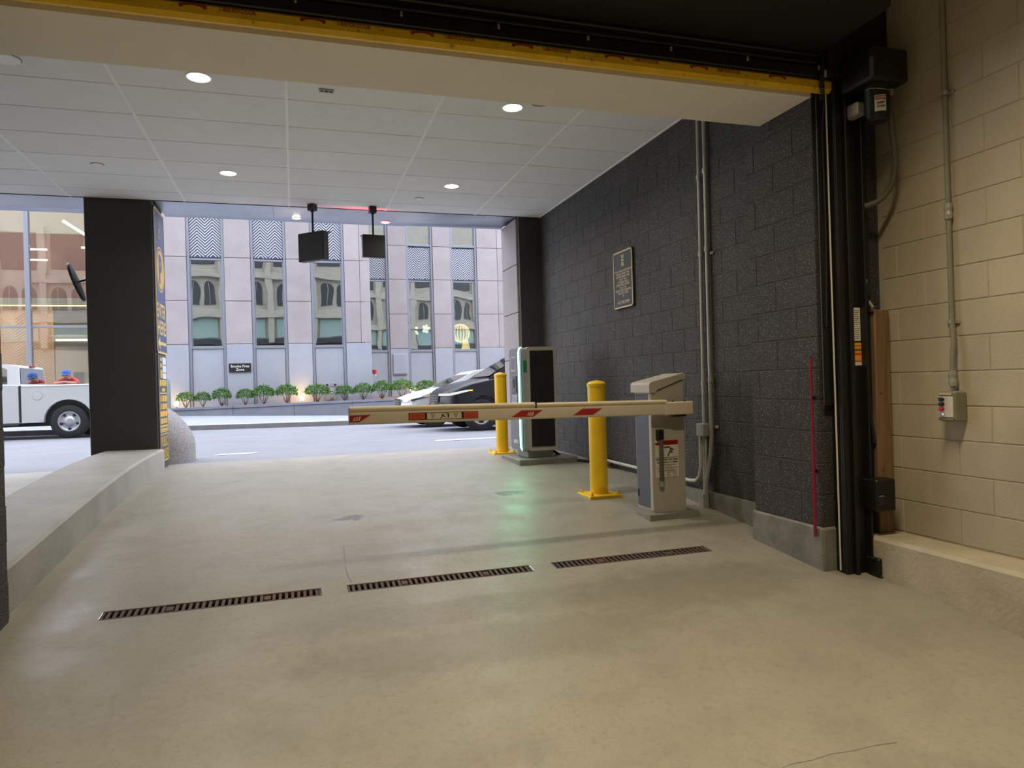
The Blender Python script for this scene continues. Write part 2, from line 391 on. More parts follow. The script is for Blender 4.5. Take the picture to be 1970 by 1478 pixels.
# raised kerb between the lanes
KB = [4.38,5.0,5.8,6.4,7.2,8.0,8.75,9.36]
mb = MB(); P = []; F = []
for y in KB:
    t = fz(y)+.26
    P += [(-1.52,y,fz(y)-.05),(-1.52,y,t-.02),(-1.54,y,t),(-2.14,y,t+.01),(-2.16,y,t-.01),(-2.16,y,fz(y)-.05)]
n = len(KB)
for i in range(n-1):
    for k in range(5): F.append((i*6+k,i*6+k+1,(i+1)*6+k+1,(i+1)*6+k))
F += [tuple(range(6)), tuple((n-1)*6+k for k in range(6))]
mb.add(P,F); tag(mb.build('concrete_curb', MT['kerb']), 'raised concrete lane divider running up to the dark pillar', kind='structure')

# walls of masonry blocks: recessed mortar bed plus one object per block
CACHE = {}
def block_mesh(l, h, d, axis, mat):
    k = (round(l,3), round(h,3), round(d,3), axis, mat.name)
    if k not in CACHE:
        b = MB()
        if axis == 'Y': b.cbox(-d/2,d/2,-l/2,l/2,-h/2,h/2,.0025)
        else: b.cbox(-l/2,l/2,-d/2,d/2,-h/2,h/2,.0025)
        CACHE[k] = b.mesh('block'); CACHE[k].materials.append(mat)
    return CACHE[k]
def blocks(parent, axis, plane, out, a0, a1, z0, z1, zref, mat, aref=0, joint=.007, proud=-.002, bl=.4064, ch=.2032):
    """running bond on a plane; out = +1/-1 direction the faces look along the other horizontal axis"""
    n0 = math.floor((z0-zref)/ch+1e-6); z = zref+n0*ch; c = n0; D = .05
    while z < z1-.01:
        lo, hi = max(z, z0)+joint/2, min(z+ch, z1)-joint/2
        if hi-lo > .02:
            s = aref + (0 if c % 2 == 0 else bl/2); s += math.floor((a0-s)/bl)*bl
            while s < a1-.01:
                l, r = max(s, a0)+joint/2, min(s+bl, a1)-joint/2
                if r-l > .02:
                    me = block_mesh(r-l, hi-lo, D, axis, mat); q = plane+out*(proud-D/2)
                    link('block', me, parent, (q,(l+r)/2,(lo+hi)/2) if axis == 'Y' else ((l+r)/2,q,(lo+hi)/2))
                s += bl
        z += ch; c += 1
ZD = .037   # dark wall bed joint level
ZW = -.208  # cream wall bed joint level
# far right wall, dark blocks
wr = tag(MB().box(3.405,3.9,4.38,10.16,-1.6,2.6).build('wall_right', MT['darkmortar']), 'dark speckled block wall along the entry lane', kind='structure')
blocks(wr, 'Y', 3.40, -1, 4.38, 9.36, ZD-5*.2032, ZC, ZD, MT['dark'], aref=.13)
mb = MB(); 
for a,b in zip([4.38,5.2,6,6.8,7.5,8.2], [5.2,6,6.8,7.5,8.2,9.36]):
    mb.add([(3.375,a,fz(a)-.05),(3.375,b,fz(b)-.05),(3.375,b,-.98),(3.375,a,-.98),(3.41,a,-.98),(3.41,b,-.98)], [(0,1,2,3),(3,2,5,4)])
mb.build('wall_base', MT['base'], wr)
# pilaster by the door, dark blocks
wp = tag(MB().box(3.205,3.9,3.695,4.375,-1.6,2.6).build('wall_pilaster', MT['darkmortar']), 'dark block pilaster beside the door track', kind='structure')
blocks(wp, 'Y', 3.20, -1, 3.69, 4.38, ZD-5*.2032, 2.6, ZD, MT['dark'], aref=.02)
blocks(wp, 'X', 3.69, -1, 3.20, 3.70, ZD-5*.2032, 2.6, ZD, MT['dark'], aref=3.2-.05)
MB().cbox(3.185,3.72,3.672,4.40,-1.36,-.98,.012).build('wall_base', MT['base'], wp)
# near right wall, cream blocks, on a painted kerb
wc = tag(MB().box(3.706,3.95,-10,3.69,-1.7,2.9).build('wall_near', MT['creammortar']), 'cream painted block wall', kind='structure')
blocks(wc, 'Y', 3.70, -1, .9, 3.66, ZW-4*.2032, 2.85, ZW, MT['cream'], aref=3.54-.4064*8)
MB().cbox(3.45,3.74,-10,3.66,-2.5,-1.028,.02).build('wall_kerb', MT['creamkerb'], wc)
# left jamb of the door opening
wl = tag(MB().box(-5.5,-1.485,3.695,4.375,-1.6,2.6).build('wall_jamb', MT['darkmortar']), 'dark block jamb at the edge of the door opening', kind='structure')
blocks(wl, 'Y', -1.48, 1, 3.69, 4.38, ZD-7*.2032, 2.6, ZD, MT['dark'], aref=.1)
# the rest of the shell, out of the frame
tag(MB().box(-5.9,-5.5,-10,10.2,-2.6,2.9).build('wall_left', MT['creammortar']), 'plain garage side wall', kind='structure')
tag(MB().box(-5.9,3.95,-10.3,-10,-2.6,2.9).build('wall_back', MT['creammortar']), 'plain garage back wall', kind='structure')
tag(MB().box(-5.9,3.95,-10,3.69,2.75,2.95).build('ceiling_garage', MT['creammortar']), 'plain garage ceiling', kind='structure')

# dropped soffit behind the door
tag(MB().box(-5.5,3.2,3.69,4.21,1.77,2.7).build('ceiling_soffit', MT['soffit']), 'beige plaster soffit above the rolling door', kind='structure')

# tile ceiling: panels and tees are pieces of the ceiling
ce = tag(MB().box(-5.5,3.42,4.21,9.36,ZC+.03,2.75).build('ceiling', MT['tile']), 'white suspended tile ceiling above the entry lane', kind='structure')
GX = [-1.2125+1.2192*i for i in range(-4,5)]; GYL = [5.9065+.6096*j for j in range(-3,6)]
gx = [-5.5]+[v for v in GX if -5.4 < v < 3.3]+[3.40]; gy = [4.21]+[v for v in GYL if 4.25 < v < 9.3]+[9.36]
for i in range(len(gx)-1):
    for j in range(len(gy)-1):
        a,b,c,d = gx[i]+.010,gx[i+1]-.010,gy[j]+.006,gy[j+1]-.006
        k = ('tile',round(b-a,3),round(d-c,3))
        if k not in CACHE: CACHE[k] = MB().cbox(-(b-a)/2,(b-a)/2,-(d-c)/2,(d-c)/2,-.012,.012,.003).mesh('ceiling_tile'); CACHE[k].materials.append(MT['tile'])
        link('ceiling_tile', CACHE[k], ce, ((a+b)/2,(c+d)/2,ZC+.012))
for x in gx[1:-1]: MB().cbox(x-.012,x+.012,4.21,9.36,ZC-.004,ZC+.02,.002).build('ceiling_tee', MT['tee'], ce)
for y in gy[1:-1]: MB().box(-5.5,3.4,y-.007,y+.007,ZC+.010,ZC+.02).build('ceiling_tee', MT['tee'], ce)
MB().cbox(3.375,3.40,4.38,9.36,ZC-.006,ZC+.02,.002).build('ceiling_angle', MT['tee'], ce)
MB().box(-5.5,3.4,9.352,9.372,ZC-.006,ZC+.03).build('ceiling_edge_trim', MT['darkpaint'], ce)

# metal soffit at the street edge, in sheets
ms = tag(MB().box(-5.5,3.40,9.372,10.17,ZC+.05,ZC+.3).build('ceiling_metal_soffit', MT['darkpaint']), 'bent galvanized sheet soffit at the street edge of the entrance', kind='structure')
for a,b,dz in [(-5.5,-2.31,0),(-1.56,-.19,.0),(-.19,1.60,-.006),(1.60,3.06,.003)]:
    mb = MB(); P = []; F = []; nx = 12; prof = [(9.375,.004),(9.55,-.002),(9.75,.010),(9.95,.004),(10.12,.0),(10.15,-.012),(10.17,.03)]
    for i in range(nx+1):
        x = a+.002+(b-a-.004)*i/nx; wob = .006*math.sin(x*2.3+1)+.004*math.sin(x*5.1)
        for (y,h) in prof: P.append((x,y,ZC+dz+h+wob*math.sin((y-9.37)*3.9)))
    m = len(prof)
    for i in range(nx):
        for k in range(m-1): F.append((i*m+k,(i+1)*m+k,(i+1)*m+k+1,i*m+k+1))
    mb.add(P,F); mb.build('soffit_sheet', MT['steel'], ms, smooth=True)

# pillars at the street edge
pil = tag(MB().cbox(-2.305,-1.58,9.36,10.03,-1.0,ZC+.02,.008).build('pillar', MT['darkpaint']), 'wide dark painted pillar at the end of the lane divider', kind='structure')
pr = tag(MB().cbox(3.075,3.41,9.36,10.0,-1.0,ZC+.02,.006).build('pillar_right', MT['darkpaint']), 'dark painted wall end beside the ticket machine', kind='structure')
for k,(z0,z1) in enumerate([(-1.0,-.35),(-.35,.33),(.33,1.0),(1.0,1.68),(1.68,2.33)]):
    MB().cbox(3.05,3.41,9.42,10.14,z0+.004,z1-.004,.006).build('stone_panel', MT['limestone'] if k > 0 else MT['granite'], pr)

# the building over the garage (seen in the mirror of the windows opposite)
fa = tag(MB().box(-34,30,10.0,10.35,ZC+.3,13).box(-34,-5.5,10.0,10.35,-1.2,ZC+.3).box(3.42,30,10.0,10.35,-1.2,ZC+.3).build('wall_street_front', MT['facade']), 'pale gothic stone front above the garage entrance', kind='structure')
MB().box(-14,14,10.35,10.42,ZC+.32,3.0).build('storefront_band', MT['facadedark'], fa)
for i in range(-9,7):
    x = i*2.4
    MB().cbox(x-.9,x+.9,10.34,10.40,3.05,4.05,.02).build('shop_pane', MT['teal'], fa)
    MB().cbox(x-1.38,x-1.02,10.3,10.62,2.65,9.5,.03).build('stone_pier', MT['facade'], fa)
    for s in (-.45,.45):
        arc = [(x+s-.34,4.85),(x+s+.34,4.85),(x+s+.34,5.7)]+[(x+s+.34*math.cos(t),5.7+.45*math.sin(t)) for t in [PI*k/8 for k in range(1,8)]]+[(x+s-.34,5.7)]
        MB().prism(arc,'Y',10.33,10.39).build('arched_window', MT['facadedark'], fa)
        MB().cbox(x+s-.015,x+s+.015,10.37,10.42,4.85,6.1,.004).build('mullion', MT['facade'], fa)
    MB().cbox(x-.85,x+.85,10.33,10.40,7.1,9.2,.02).build('upper_window', MT['facadedark'], fa)
for z0,z1,d in [(4.1,4.35,.35),(4.35,4.6,.22),(6.35,6.6,.3),(6.6,6.8,.2)]: MB().cbox(-14,14,10.3,10.35+d,z0,z1,.02).build('cornice', MT['facade'], fa)

# street, pavement, kerb
mb = MB(); P = []; F = []; X = [-26+2*i for i in range(27)]; Yv = [10.2,11.5,13,15,17,19,20.7]
for y in Yv:
    for x in X: P.append((x,y,sz(x,y)))
for j in range(len(Yv)-1):
    for i in range(len(X)-1): a = j*len(X)+i; F.append((a,a+1,a+1+len(X),a+len(X)))
mb.add(P,F); st = tag(mb.build('street', MT['asphalt']), 'pale asphalt street running past the entrance', kind='structure')
def wz(x, y):
    t = (y-20.7)/4.3; a = sz(x,20.7)+.14; b = -.895-.037*x if x > -5 else -.71; return a+(b-a)*max(0,min(1,t))
mb = MB(); P = []; F = []; Yv = [20.95,22.3,23.6,25.0,27.0]
for y in Yv:
    for x in X: P.append((x,y,wz(x,y)))
for j in range(len(Yv)-1):
    for i in range(len(X)-1): a = j*len(X)+i; F.append((a,a+1,a+1+len(X),a+len(X)))
mb.add(P,F); tag(mb.build('sidewalk', MT['walk']), 'concrete sidewalk on the far side of the street', kind='structure')
cu = tag(thing('street_curb', None, None, (0,20.7,-1.06)), 'stone kerb of the far sidewalk', kind='structure')
for i in range(-11,10):
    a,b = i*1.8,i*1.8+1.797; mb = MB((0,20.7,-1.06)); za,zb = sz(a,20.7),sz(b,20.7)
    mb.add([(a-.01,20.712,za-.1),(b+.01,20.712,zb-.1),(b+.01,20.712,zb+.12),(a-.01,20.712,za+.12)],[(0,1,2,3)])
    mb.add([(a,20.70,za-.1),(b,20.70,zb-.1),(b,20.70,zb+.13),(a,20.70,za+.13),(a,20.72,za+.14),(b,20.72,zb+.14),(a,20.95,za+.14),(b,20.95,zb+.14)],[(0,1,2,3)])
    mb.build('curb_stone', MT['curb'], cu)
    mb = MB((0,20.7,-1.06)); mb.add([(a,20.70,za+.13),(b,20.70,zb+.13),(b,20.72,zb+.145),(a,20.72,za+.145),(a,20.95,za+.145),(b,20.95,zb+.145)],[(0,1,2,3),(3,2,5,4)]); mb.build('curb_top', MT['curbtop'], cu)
# road marks
for (xa,xb,ya,yb) in [(-1.2,-.62,11.35,11.62),(2.3,3.6,12.0,12.35)]:
    mb = MB(); mb.add([(xa,ya,sz(xa,ya)+.004),(xb,ya,sz(xb,ya)+.004),(xb+.1,yb,sz(xb,yb)+.004),(xa+.1,yb,sz(xa,yb)+.004)],[(0,1,2,3)]); mb.build('road_marking', MT['road'], st)
mb = MB(); mb.add([(-20,12.9,sz(-20,12.9)+.004),(20,13.2,sz(20,13.2)+.004),(20,13.23,sz(20,13.23)+.004),(-20,12.93,sz(-20,12.93)+.004)],[(0,1,2,3)]); mb.build('road_marking', MT['curbtop'], st)

# ================================================================== BUILDINGS ACROSS THE STREET
LEV = [-.62,1.64,3.14,4.65,6.12,7.6,9.1,10.6,12.0]
def facade_section(root, O, Y, bays, x_lo, x_hi, ztop, splits):
    """stone piers of stacked panels, and between them bays of slab, window, chevron panel, window"""
    edges = [x_lo]+[v for b in bays for v in b]+[x_hi]
    piers = [(edges[i],edges[i+1]) for i in range(0,len(edges),2)]
    for (a,b) in piers:
        if b-a < .05: continue
        MB(O).box(a+.01,b-.01,Y+.03,Y+.5,LEV[0],ztop).build('pier_core', MT['joint'], root)
        for z0,z1 in zip(LEV,LEV[1:]):
            if z0 >= ztop: break
            cuts = [a]+[s for s in splits if a+.1 < s < b-.1 and z0 > 1]+[b]
            for c,d in zip(cuts,cuts[1:]):
                MB(O).cbox(c+.006,d-.006,Y,Y+.2,z0+.008,z1-.008,.012).build('stone_panel', MT['lowstone'] if z0 < 1 else MT['limestone'], root)
    for (a,b) in bays:
        MB(O).cbox(a+.10,b-.10,Y+.10,Y+.2,LEV[0],1.50,.01).build('lower_slab', MT['lowstone'], root)
        for (c,d) in ((a,a+.09),(b-.09,b)): MB(O).cbox(c,d,Y+.05,Y+.22,LEV[0],ztop,.01).build('bay_jamb', MT['metalframe'], root)
        for (z0,z1) in ((1.58,4.56),(6.22,9.0)):
            w_ = MB(O).cbox(a+.09,b-.09,Y+.06,Y+.2,z0-.10,z0,.01).build('window_sill', MT['metalframe'], root)
            MB(O).cbox(a+.09,b-.09,Y+.10,Y+.2,z1,z1+.07,.01).build('window_head', MT['metalframe'], root)
            for (c,d) in ((a+.09,a+.13),(b-.13,b-.09)): MB(O).cbox(c,d,Y+.12,Y+.2,z0,z1,.005).build('window_stile', MT['metalframe'], root)
            MB(O).box(a+.13,b-.13,Y+.165,Y+.172,z0,z1).build('pane', MT['glass'], root)
        # chevron panel: back plate with raised zigzag ribs
        z0,z1 = 4.66,6.10; MB(O).box(a+.09,b-.09,Y+.14,Y+.2,z0,z1).build('chevron_back', MT['chevdark'], root)
        mb = MB(O); L0,R0 = a+.10,b-.10; wd = (R0-L0)/4; pitch = .104; th = .050; rise = wd*1.0; z = z0-rise
        while z < z1:
            for s in range(4):
                xa,xb = L0+s*wd,L0+(s+1)*wd; za,zb = (z,z+rise) if s % 2 == 0 else (z+rise,z)
                if min(za,zb) < z0 or max(za,zb)+th > z1:
                    # clip to the panel
                    t0,t1 = 0.0,1.0
                    lo,hi = z0,z1-th
                    if za != zb:
                        for lim,sgn in ((lo,1),(hi,-1)):
                            fa_ = (za-lim)*sgn; fb_ = (zb-lim)*sgn
                            if fa_ < 0 and fb_ < 0: t0 = 2
                            elif fa_ < 0: t0 = max(t0, fa_/(fa_-fb_))
                            elif fb_ < 0: t1 = min(t1, fa_/(fa_-fb_))
                    if t0 >= t1: continue
                    xa,xb,za,zb = xa+(xb-xa)*t0,xa+(xb-xa)*t1,za+(zb-za)*t0,za+(zb-za)*t1
                mb.add([(xa,Y+.115,za),(xb,Y+.115,zb),(xb,Y+.115,zb+th),(xa,Y+.115,za+th),(xa,Y+.15,za),(xb,Y+.15,zb),(xb,Y+.15,zb+th),(xa,Y+.15,za+th)],[(0,1,2,3),(0,1,5,4),(3,2,6,7),(0,4,7,3),(1,5,6,2)])
            z += pitch
        tag(mb.build('chevron_ribs', MT['chevlight'], root), kind='stuff')
O = (0,26.2,-.62)
ob = thing('office_building', 'pinkish stone office building with chevron panels, nearer wing with the sign', 'building', O)
facade_section(ob, O, 26.2, [(-5.6,-4.45),(-3.40,-2.20),(-1.34,-.15),(.68,1.87)], -5.9, 2.78, 12, [2.42])
MB(O).box(2.55,2.779,26.21,31,-.62,12).build('return_wall', MT['limestone'], ob)
for a,b in ((-5.6,-4.45),(-3.40,-2.20),(-1.34,-.15),(.68,1.87)): MB(O).box(a-.3,b+.3,27.9,27.95,-.6,12).build('room_back', MT['roomdark'], ob)
MB(O).box(-5.9,2.55,26.5,28,4.57,4.65).build('floor_slab', MT['roomdark'], ob)
MB(O).box(-5.9,2.78,26.3,30,11.9,12.2).build('roof', MT['lowstone'], ob)
O2 = (0,30.5,-.62)
ob2 = thing('office_building', 'pinkish stone office wing set back behind the dark and white cars', 'building', O2)
facade_section(ob2, O2, 30.5, [(2.86,4.03),(4.82,5.99),(6.79,8.0),(9.6,10.8),(12,13.2)], 2.79, 16, 12, [8.95])
MB(O2).box(2.8,16,32.2,32.25,-.6,12).build('room_back', MT['roomdark'], ob2)
MB(O2).box(2.8,16,30.8,32.2,4.57,4.65).build('floor_slab', MT['roomdark'], ob2)
MB(O2).box(2.79,16,30.6,33,11.9,12.2).build('roof', MT['lowstone'], ob2)
MB(O2).cbox(4.13,4.72,30.44,30.52,.55,1.42,.02).build('vent_hopper', MT['lowstone'], ob2)
MB(O2).cbox(4.13,4.72,30.42,30.5,.50,.56,.01).build('vent_slot', MT['joint'], ob2)
# lamps behind the office windows
p = thing('pendant_lamp', 'gold lattice globe lamp glowing behind the window over the cars', 'lamp', (7.35,31.3,2.35))
mb = MB((7.35,31.3,2.35))
for k in range(9):
    a = k*PI/9; mb.tube([(7.35+.42*math.cos(t)*math.cos(a),31.3+.42*math.cos(t)*math.sin(a),2.35+.42*math.sin(t)) for t in [2*PI*i/16 for i in range(17)]],.018,5,False)
mb.build('globe_lattice', EMI['warm'], p); MB((7.35,31.3,2.35)).tube([(7.35,31.3,2.77),(7.35,31.3,4.57)],.01,6).build('cord', MT['black'], p)
p = thing('table_lamp', 'small glowing lamp low behind the window over the cars', 'lamp', (7.55,31.2,1.45))
MB((7.55,31.2,1.45)).lathe([(.12,0),(.03,.06),(.03,.2)],(7.55,31.2,1.45),12).build('base', MT['gold'], p)
MB((7.55,31.2,1.45)).lathe([(.20,.18),(.10,.62)],(7.55,31.2,1.45),16).build('lamp_shade', EMI['warm'], p)
p = thing('chandelier', 'pale cluster lamp glowing behind the middle window of the set-back wing', 'lamp', (5.6,31.3,2.5))
mb = MB((5.6,31.3,2.5))
for k in range(14):
    c = (5.6+random.uniform(-.36,.36),31.3+random.uniform(-.2,.2),2.5+random.uniform(-.16,.18)); mb.lathe([(.01,-.06),(.055,-.03),(.07,.0),(.055,.04),(.01,.07)],c,8)
mb.build('glass_petals', EMI['whitestrip'], p); MB((5.6,31.3,2.5)).tube([(5.6,31.3,2.0),(5.6,31.3,4.5)],.012,6).build('stem', MT['gold'], p)
for x in (4.85,9.7): pass
SG = (-1.77,26.16,.81)
s = thing('wall_sign', 'small black sign with white lettering on the stone pier', 'sign', SG)
MB(SG).cbox(-2.13,-1.41,26.15,26.19,.655,.962,.006).build('panel', MT['black'], s)
text('Smoke Free', MT['white'], s, (-1.77,26.147,.865), '-Y', .60, .085, bold=.008, off=SG); text('Zone', MT['white'], s, (-1.77,26.147,.745), '-Y', .27, .085, bold=.008, off=SG)

# glass lobby building
OL = (-8.5,27.8,-.72)
lb = thing('lobby_building', 'glass fronted lobby with warm lit oak interior behind the white truck', 'building', OL)
MB(OL).box(-16,-6.0,34,34.1,-.75,9).build('rear_wall', MT['lobbywall'], lb)
MB(OL).box(-16,-6.0,27.9,34,-.75,-.72).build('lobby_floor', MT['lobbycream'], lb)
MB(OL).box(-16,-6.0,27.9,34,8.8,9).build('roof', MT['lobbycream'], lb)
MB(OL).box(-6.2,-6.02,27.85,34,-.75,9).build('side_wall', MT['lobbywall'], lb)
MB(OL).box(-16,-6.2,30.5,34,3.5,3.72).build('mezzanine_edge', MT['lobbycream'], lb)
MB(OL).box(-16,-6.2,31.2,31.3,3.72,6.3).build('copper_panel', MT['lobbybrown'], lb)
MB(OL).box(-16,-6.2,31.2,31.3,6.3,8.8).build('upper_wall', MT['lobbycream'], lb)
MB(OL).box(-12,-8.75,30.9,31.0,-.72,3.5).build('oak_wall', MT['lobbywood'], lb)
mb = MB(OL)
for i in range(-14,40):
    z = -.7+i*.11
    for (xa,xb,u) in ((-12,-11,1),(-11,-10,-1),(-10,-9.4,1),(-9.4,-8.8,-1)):
        d = (xb-xa)*.75; za,zb = (z,z+d) if u > 0 else (z+d,z)
        if min(za,zb) < -.7 or max(za,zb) > 3.45: continue
        mb.add([(xa,30.88,za),(xb,30.88,zb),(xb,30.88,zb+.035),(xa,30.88,za+.035),(xa,30.9,za),(xb,30.9,zb),(xb,30.9,zb+.035),(xa,30.9,za+.035)],[(0,1,2,3),(0,1,5,4),(3,2,6,7)])
tag(mb.build('oak_ribs', MT['lobbywoodrib'], lb), kind='stuff')
MB(OL).box(-8.7,-6.2,30.9,31.0,-.72,1.9).build('low_wall', MT['lobbywall'], lb)
MB(OL).box(-8.7,-6.2,30.3,31.0,2.25,2.3).build('bulkhead', MT['lobbycream'], lb)
for (a,b) in ((-8.1,-7.75),(-7.2,-6.9)): MB(OL).box(a,b,30.86,30.9,-.72,.9).build('doorway', MT['roomdark'], lb)
MB(OL).box(-8.7,-6.2,30.94,30.98,2.12,2.20).build('cove_strip', EMI['warmstrip'], lb)
MB(OL).box(-12,-6.2,30.55,30.6,3.42,3.46).build('cove_strip', EMI['warmstrip'], lb)
for (xa,xb,y,z) in ((-9.4,-8.8,30.6,5.55),(-9.4,-8.8,30.6,5.15),(-7.7,-6.5,30.8,5.7),(-7.3,-6.4,30.8,5.1)): MB(OL).box(xa,xb,y,y+.05,z,z+.05).build('line_light', EMI['whitestrip'], lb)
MB(OL).tube([(-7.7,28.6,6.25),(-6.75,28.6,5.6)],.05,6).build('line_light', EMI['whitestrip'], lb)
for (za,zb) in ((-.72,2.36),(2.45,6.9),(7.0,8.8)):
    for (xa,xb) in ((-11.6,-8.66),(-8.5,-6.05)): MB(OL).box(xa,xb,27.80,27.81,za,zb).build('pane', MT['lobbyglass'], lb)
for x in (-11.68,-8.58,-6.1): MB(OL).cbox(x-.075,x+.075,27.70,27.86,-.72,8.9,.01).build('mullion', MT['metalframe'], lb)
for z in (2.40,6.95): MB(OL).cbox(-11.6,-6.0,27.76,27.85,z-.04,z+.04,.008).build('transom', MT['metalframe'], lb)
la = bpy.data.lights.new('lobby_light','AREA'); la.energy = 70; la.color = (1,.80,.50); la.shape = 'RECTANGLE'; la.size = 5; la.size_y = 1.6
lo = link('lobby_light', la, lb, tuple(Vector((-8.8,29.6,3.3))-Vector(OL))); tag(lo, kind='helper')
la2 = bpy.data.lights.new('lobby_upper_light','AREA'); la2.energy = 60; la2.color = (1,.80,.52); la2.shape = 'RECTANGLE'; la2.size = 5; la2.size_y = 1.6
lo2 = link('lobby_upper_light', la2, lb, tuple(Vector((-8.8,29.6,8.3))-Vector(OL))); tag(lo2, kind='helper')

# ------------------------------------------------------------------ planter with shrubs
def pz(x): return -.46+.012*x
OP = (0,25,-.9)
pl = thing('planter', 'long low granite planter in front of the stone offices', 'planter', OP)
for i in range(-3,5):
    a,b = i*1.95,i*1.95+1.94
    if b < -4.6: continue
    mb = MB(OP); mb.add([(a,25,wz(a,25)-.3),(b,25,wz(b,25)-.3),(b,25,pz(b)-.09),(a,25,pz(a)-.09),(a,25.2,wz(a,25)-.3),(b,25.2,wz(b,25)-.3),(b,25.2,pz(b)-.09),(a,25.2,pz(a)-.09)],[(0,1,2,3),(1,5,6,2),(0,4,7,3),(3,2,6,7)]); mb.build('facing_slab', MT['planter'], pl)
    mb = MB(OP); h = .09; mb.add([(a,24.97,pz(a)-h+.012),(b,24.97,pz(b)-h+.012),(b,24.97,pz(b)),(a,24.97,pz(a)),(a,25.26,pz(a)-h+.012),(b,25.26,pz(b)-h+.012),(b,25.26,pz(b)),(a,25.26,pz(a))],[(0,1,2,3),(3,2,6,7),(0,1,5,4),(1,5,6,2),(0,4,7,3)]); mb.build('coping', MT['planter'], pl)
mb = MB(OP); mb.add([(-5.8,25.2,pz(-5.8)-.03),(9.7,25.2,pz(9.7)-.03),(9.7,26.3,pz(9.7)-.02),(-5.8,26.3,pz(-5.8)-.02)],[(0,1,2,3)]); mb.add([(2.78,26.3,pz(3)-.03),(16,26.3,pz(3)-.03),(16,30.6,pz(3)),(2.78,30.6,pz(3))],[(0,1,2,3)]); mb.build('soil', MT['soil'], pl)
mb = MB(OP); mb.add([(-5.8,25.06,-1.6),(9.7,25.06,-1.6),(9.7,25.06,pz(9.7)-.1),(-5.8,25.06,pz(-5.8)-.1),(-5.8,25.12,-1.6),(9.7,25.12,-1.6),(9.7,25.12,pz(9.7)-.02),(-5.8,25.12,pz(-5.8)-.02)],[(0,1,2,3),(3,2,6,7)]); mb.build('core', MT['planter'], pl)
def shrub_meshes(seed):
    R = random.Random(seed); st_ = MB(); lf = MB()
    for k in range(9):
        a = 2*PI*k/9+R.uniform(-.3,.3); l = R.uniform(.3,.46); st_.tube([(0,0,0),(.12*math.cos(a),.12*math.sin(a),l*.45),(l*.55*math.cos(a),l*.55*math.sin(a),l)],[.014,.010,.005],5)
    for k in range(950):
        a = R.uniform(0,2*PI); ph = math.asin(R.uniform(-.25,1)); rr = .80+.2*R.random()
        c = Vector((.40*math.cos(a)*math.cos(ph)*rr,.40*math.sin(a)*math.cos(ph)*rr,.36+.27*math.sin(ph)*rr))
        c += Vector((R.gauss(0,.02),R.gauss(0,.02),R.gauss(0,.02)))
        d = Vector((R.gauss(0,1),R.gauss(0,1),R.gauss(.5,1))).normalized(); e = d.cross(Vector((R.gauss(0,1),R.gauss(0,1),R.gauss(0,1)))).normalized(); s_ = R.uniform(.024,.043)
        lf.add([c-d*s_,c+e*s_*.55,c+d*s_,c-e*s_*.55],[(0,1,2,3)])
    a = st_.mesh('stem'); a.materials.append(MT['stemm']); b = lf.mesh('foliage'); b.materials.append(MT['leaf']); return a,b
SM = [shrub_meshes(i) for i in range(4)]
SHR = [(-3.46,.52,.60,'small boxwood shrub next to the floodlight behind the granite bollard'),(-2.93,.50,.52,'thin boxwood shrub, second from the sign pillar'),(-2.34,.60,.62,'boxwood shrub, third from the sign pillar'),(-1.60,.55,.58,'boxwood shrub under the black lettered sign'),(-1.0,.64,.74,'round boxwood shrub just past the black lettered sign'),(-.24,.64,.75,'round boxwood shrub on the pillar side of the middle floodlight'),(.78,.60,.90,'wide boxwood shrub between the middle floodlight and the meter boxes'),(1.71,.54,.68,'boxwood shrub above the tip of the barrier arm'),(2.38,.58,.70,'boxwood shrub next to the red hydrant cap'),(3.04,.64,.72,'boxwood shrub in front of the set-back wing, nearest the corner'),(3.77,.66,.88,'bushy boxwood shrub above the nose of the white car'),(4.65,.60,.82,'boxwood shrub behind the hood of the white car'),(5.55,.60,.75,'boxwood shrub half hidden by the white car windshield')]
for i,(x,h,wd,lab) in enumerate(SHR):
    z = pz(x)-.03; o = thing('boxwood_shrub', lab, 'shrub', (x,25.62,z), i*1.3, 'boxwood shrubs in the planter')
    o.scale = (wd/.80,wd/.80,h/.60)
    link('stem', SM[i%4][0], o); tag(link('foliage', SM[i%4][1], o), kind='stuff')
for x,lab in ((-3.72,'small glowing floodlight at the sign pillar end of the planter'),(.26,'small glowing floodlight between two shrubs under the stone pier'),(4.15,'small glowing floodlight by the shrub above the white car')):
    z = pz(x)-.02; o = thing('floodlight', lab, 'light', (x,25.45,z), 0, 'floodlights in the planter'); c = (x,25.45,z)
    MB(c).tube([(x,25.45,z),(x,25.45,z+.12)],.015,6).build('stake', MT['black'], o)
    MB(c).cbox(x-.09,x+.09,25.42,25.52,z+.10,z+.22,.02).build('housing', MT['black'], o)
    MB(c).lathe([(.085,0),(.06,-.04),(.01,-.055)],(x,25.42,z+.16),14,'Y').build('lens', EMI['lamp'], o)
    MB(c).lathe([(.07,0),(.05,.03),(.01,.04)],(x,25.52,z+.18),14,'Y').build('lens', EMI['warm'], o)
    l = bpy.data.lights.new('floodlight_beam','POINT'); l.energy = 26; l.color = (1,.62,.25); l.shadow_soft_size = .06; tag(link('floodlight_beam', l, o, (0,.22,.28)), kind='helper')
o = thing('meter_box', 'pair of small grey utility boxes on the wall above the planter', 'utility box', (1.28,26.2,-.2)); c = (1.28,26.2,-.2)
MB(c).cbox(1.12,1.42,26.08,26.22,-.42,.02,.015).build('body', MT['grey'], o)
for a in (1.06,1.34): MB(c).cbox(a,a+.17,26.05,26.22,.05,.20,.012).build('lid_box', MT['limestone'], o); MB(c).cbox(a+.05,a+.12,26.04,26.06,.09,.16,.005).build('dial', MT['black'], o)
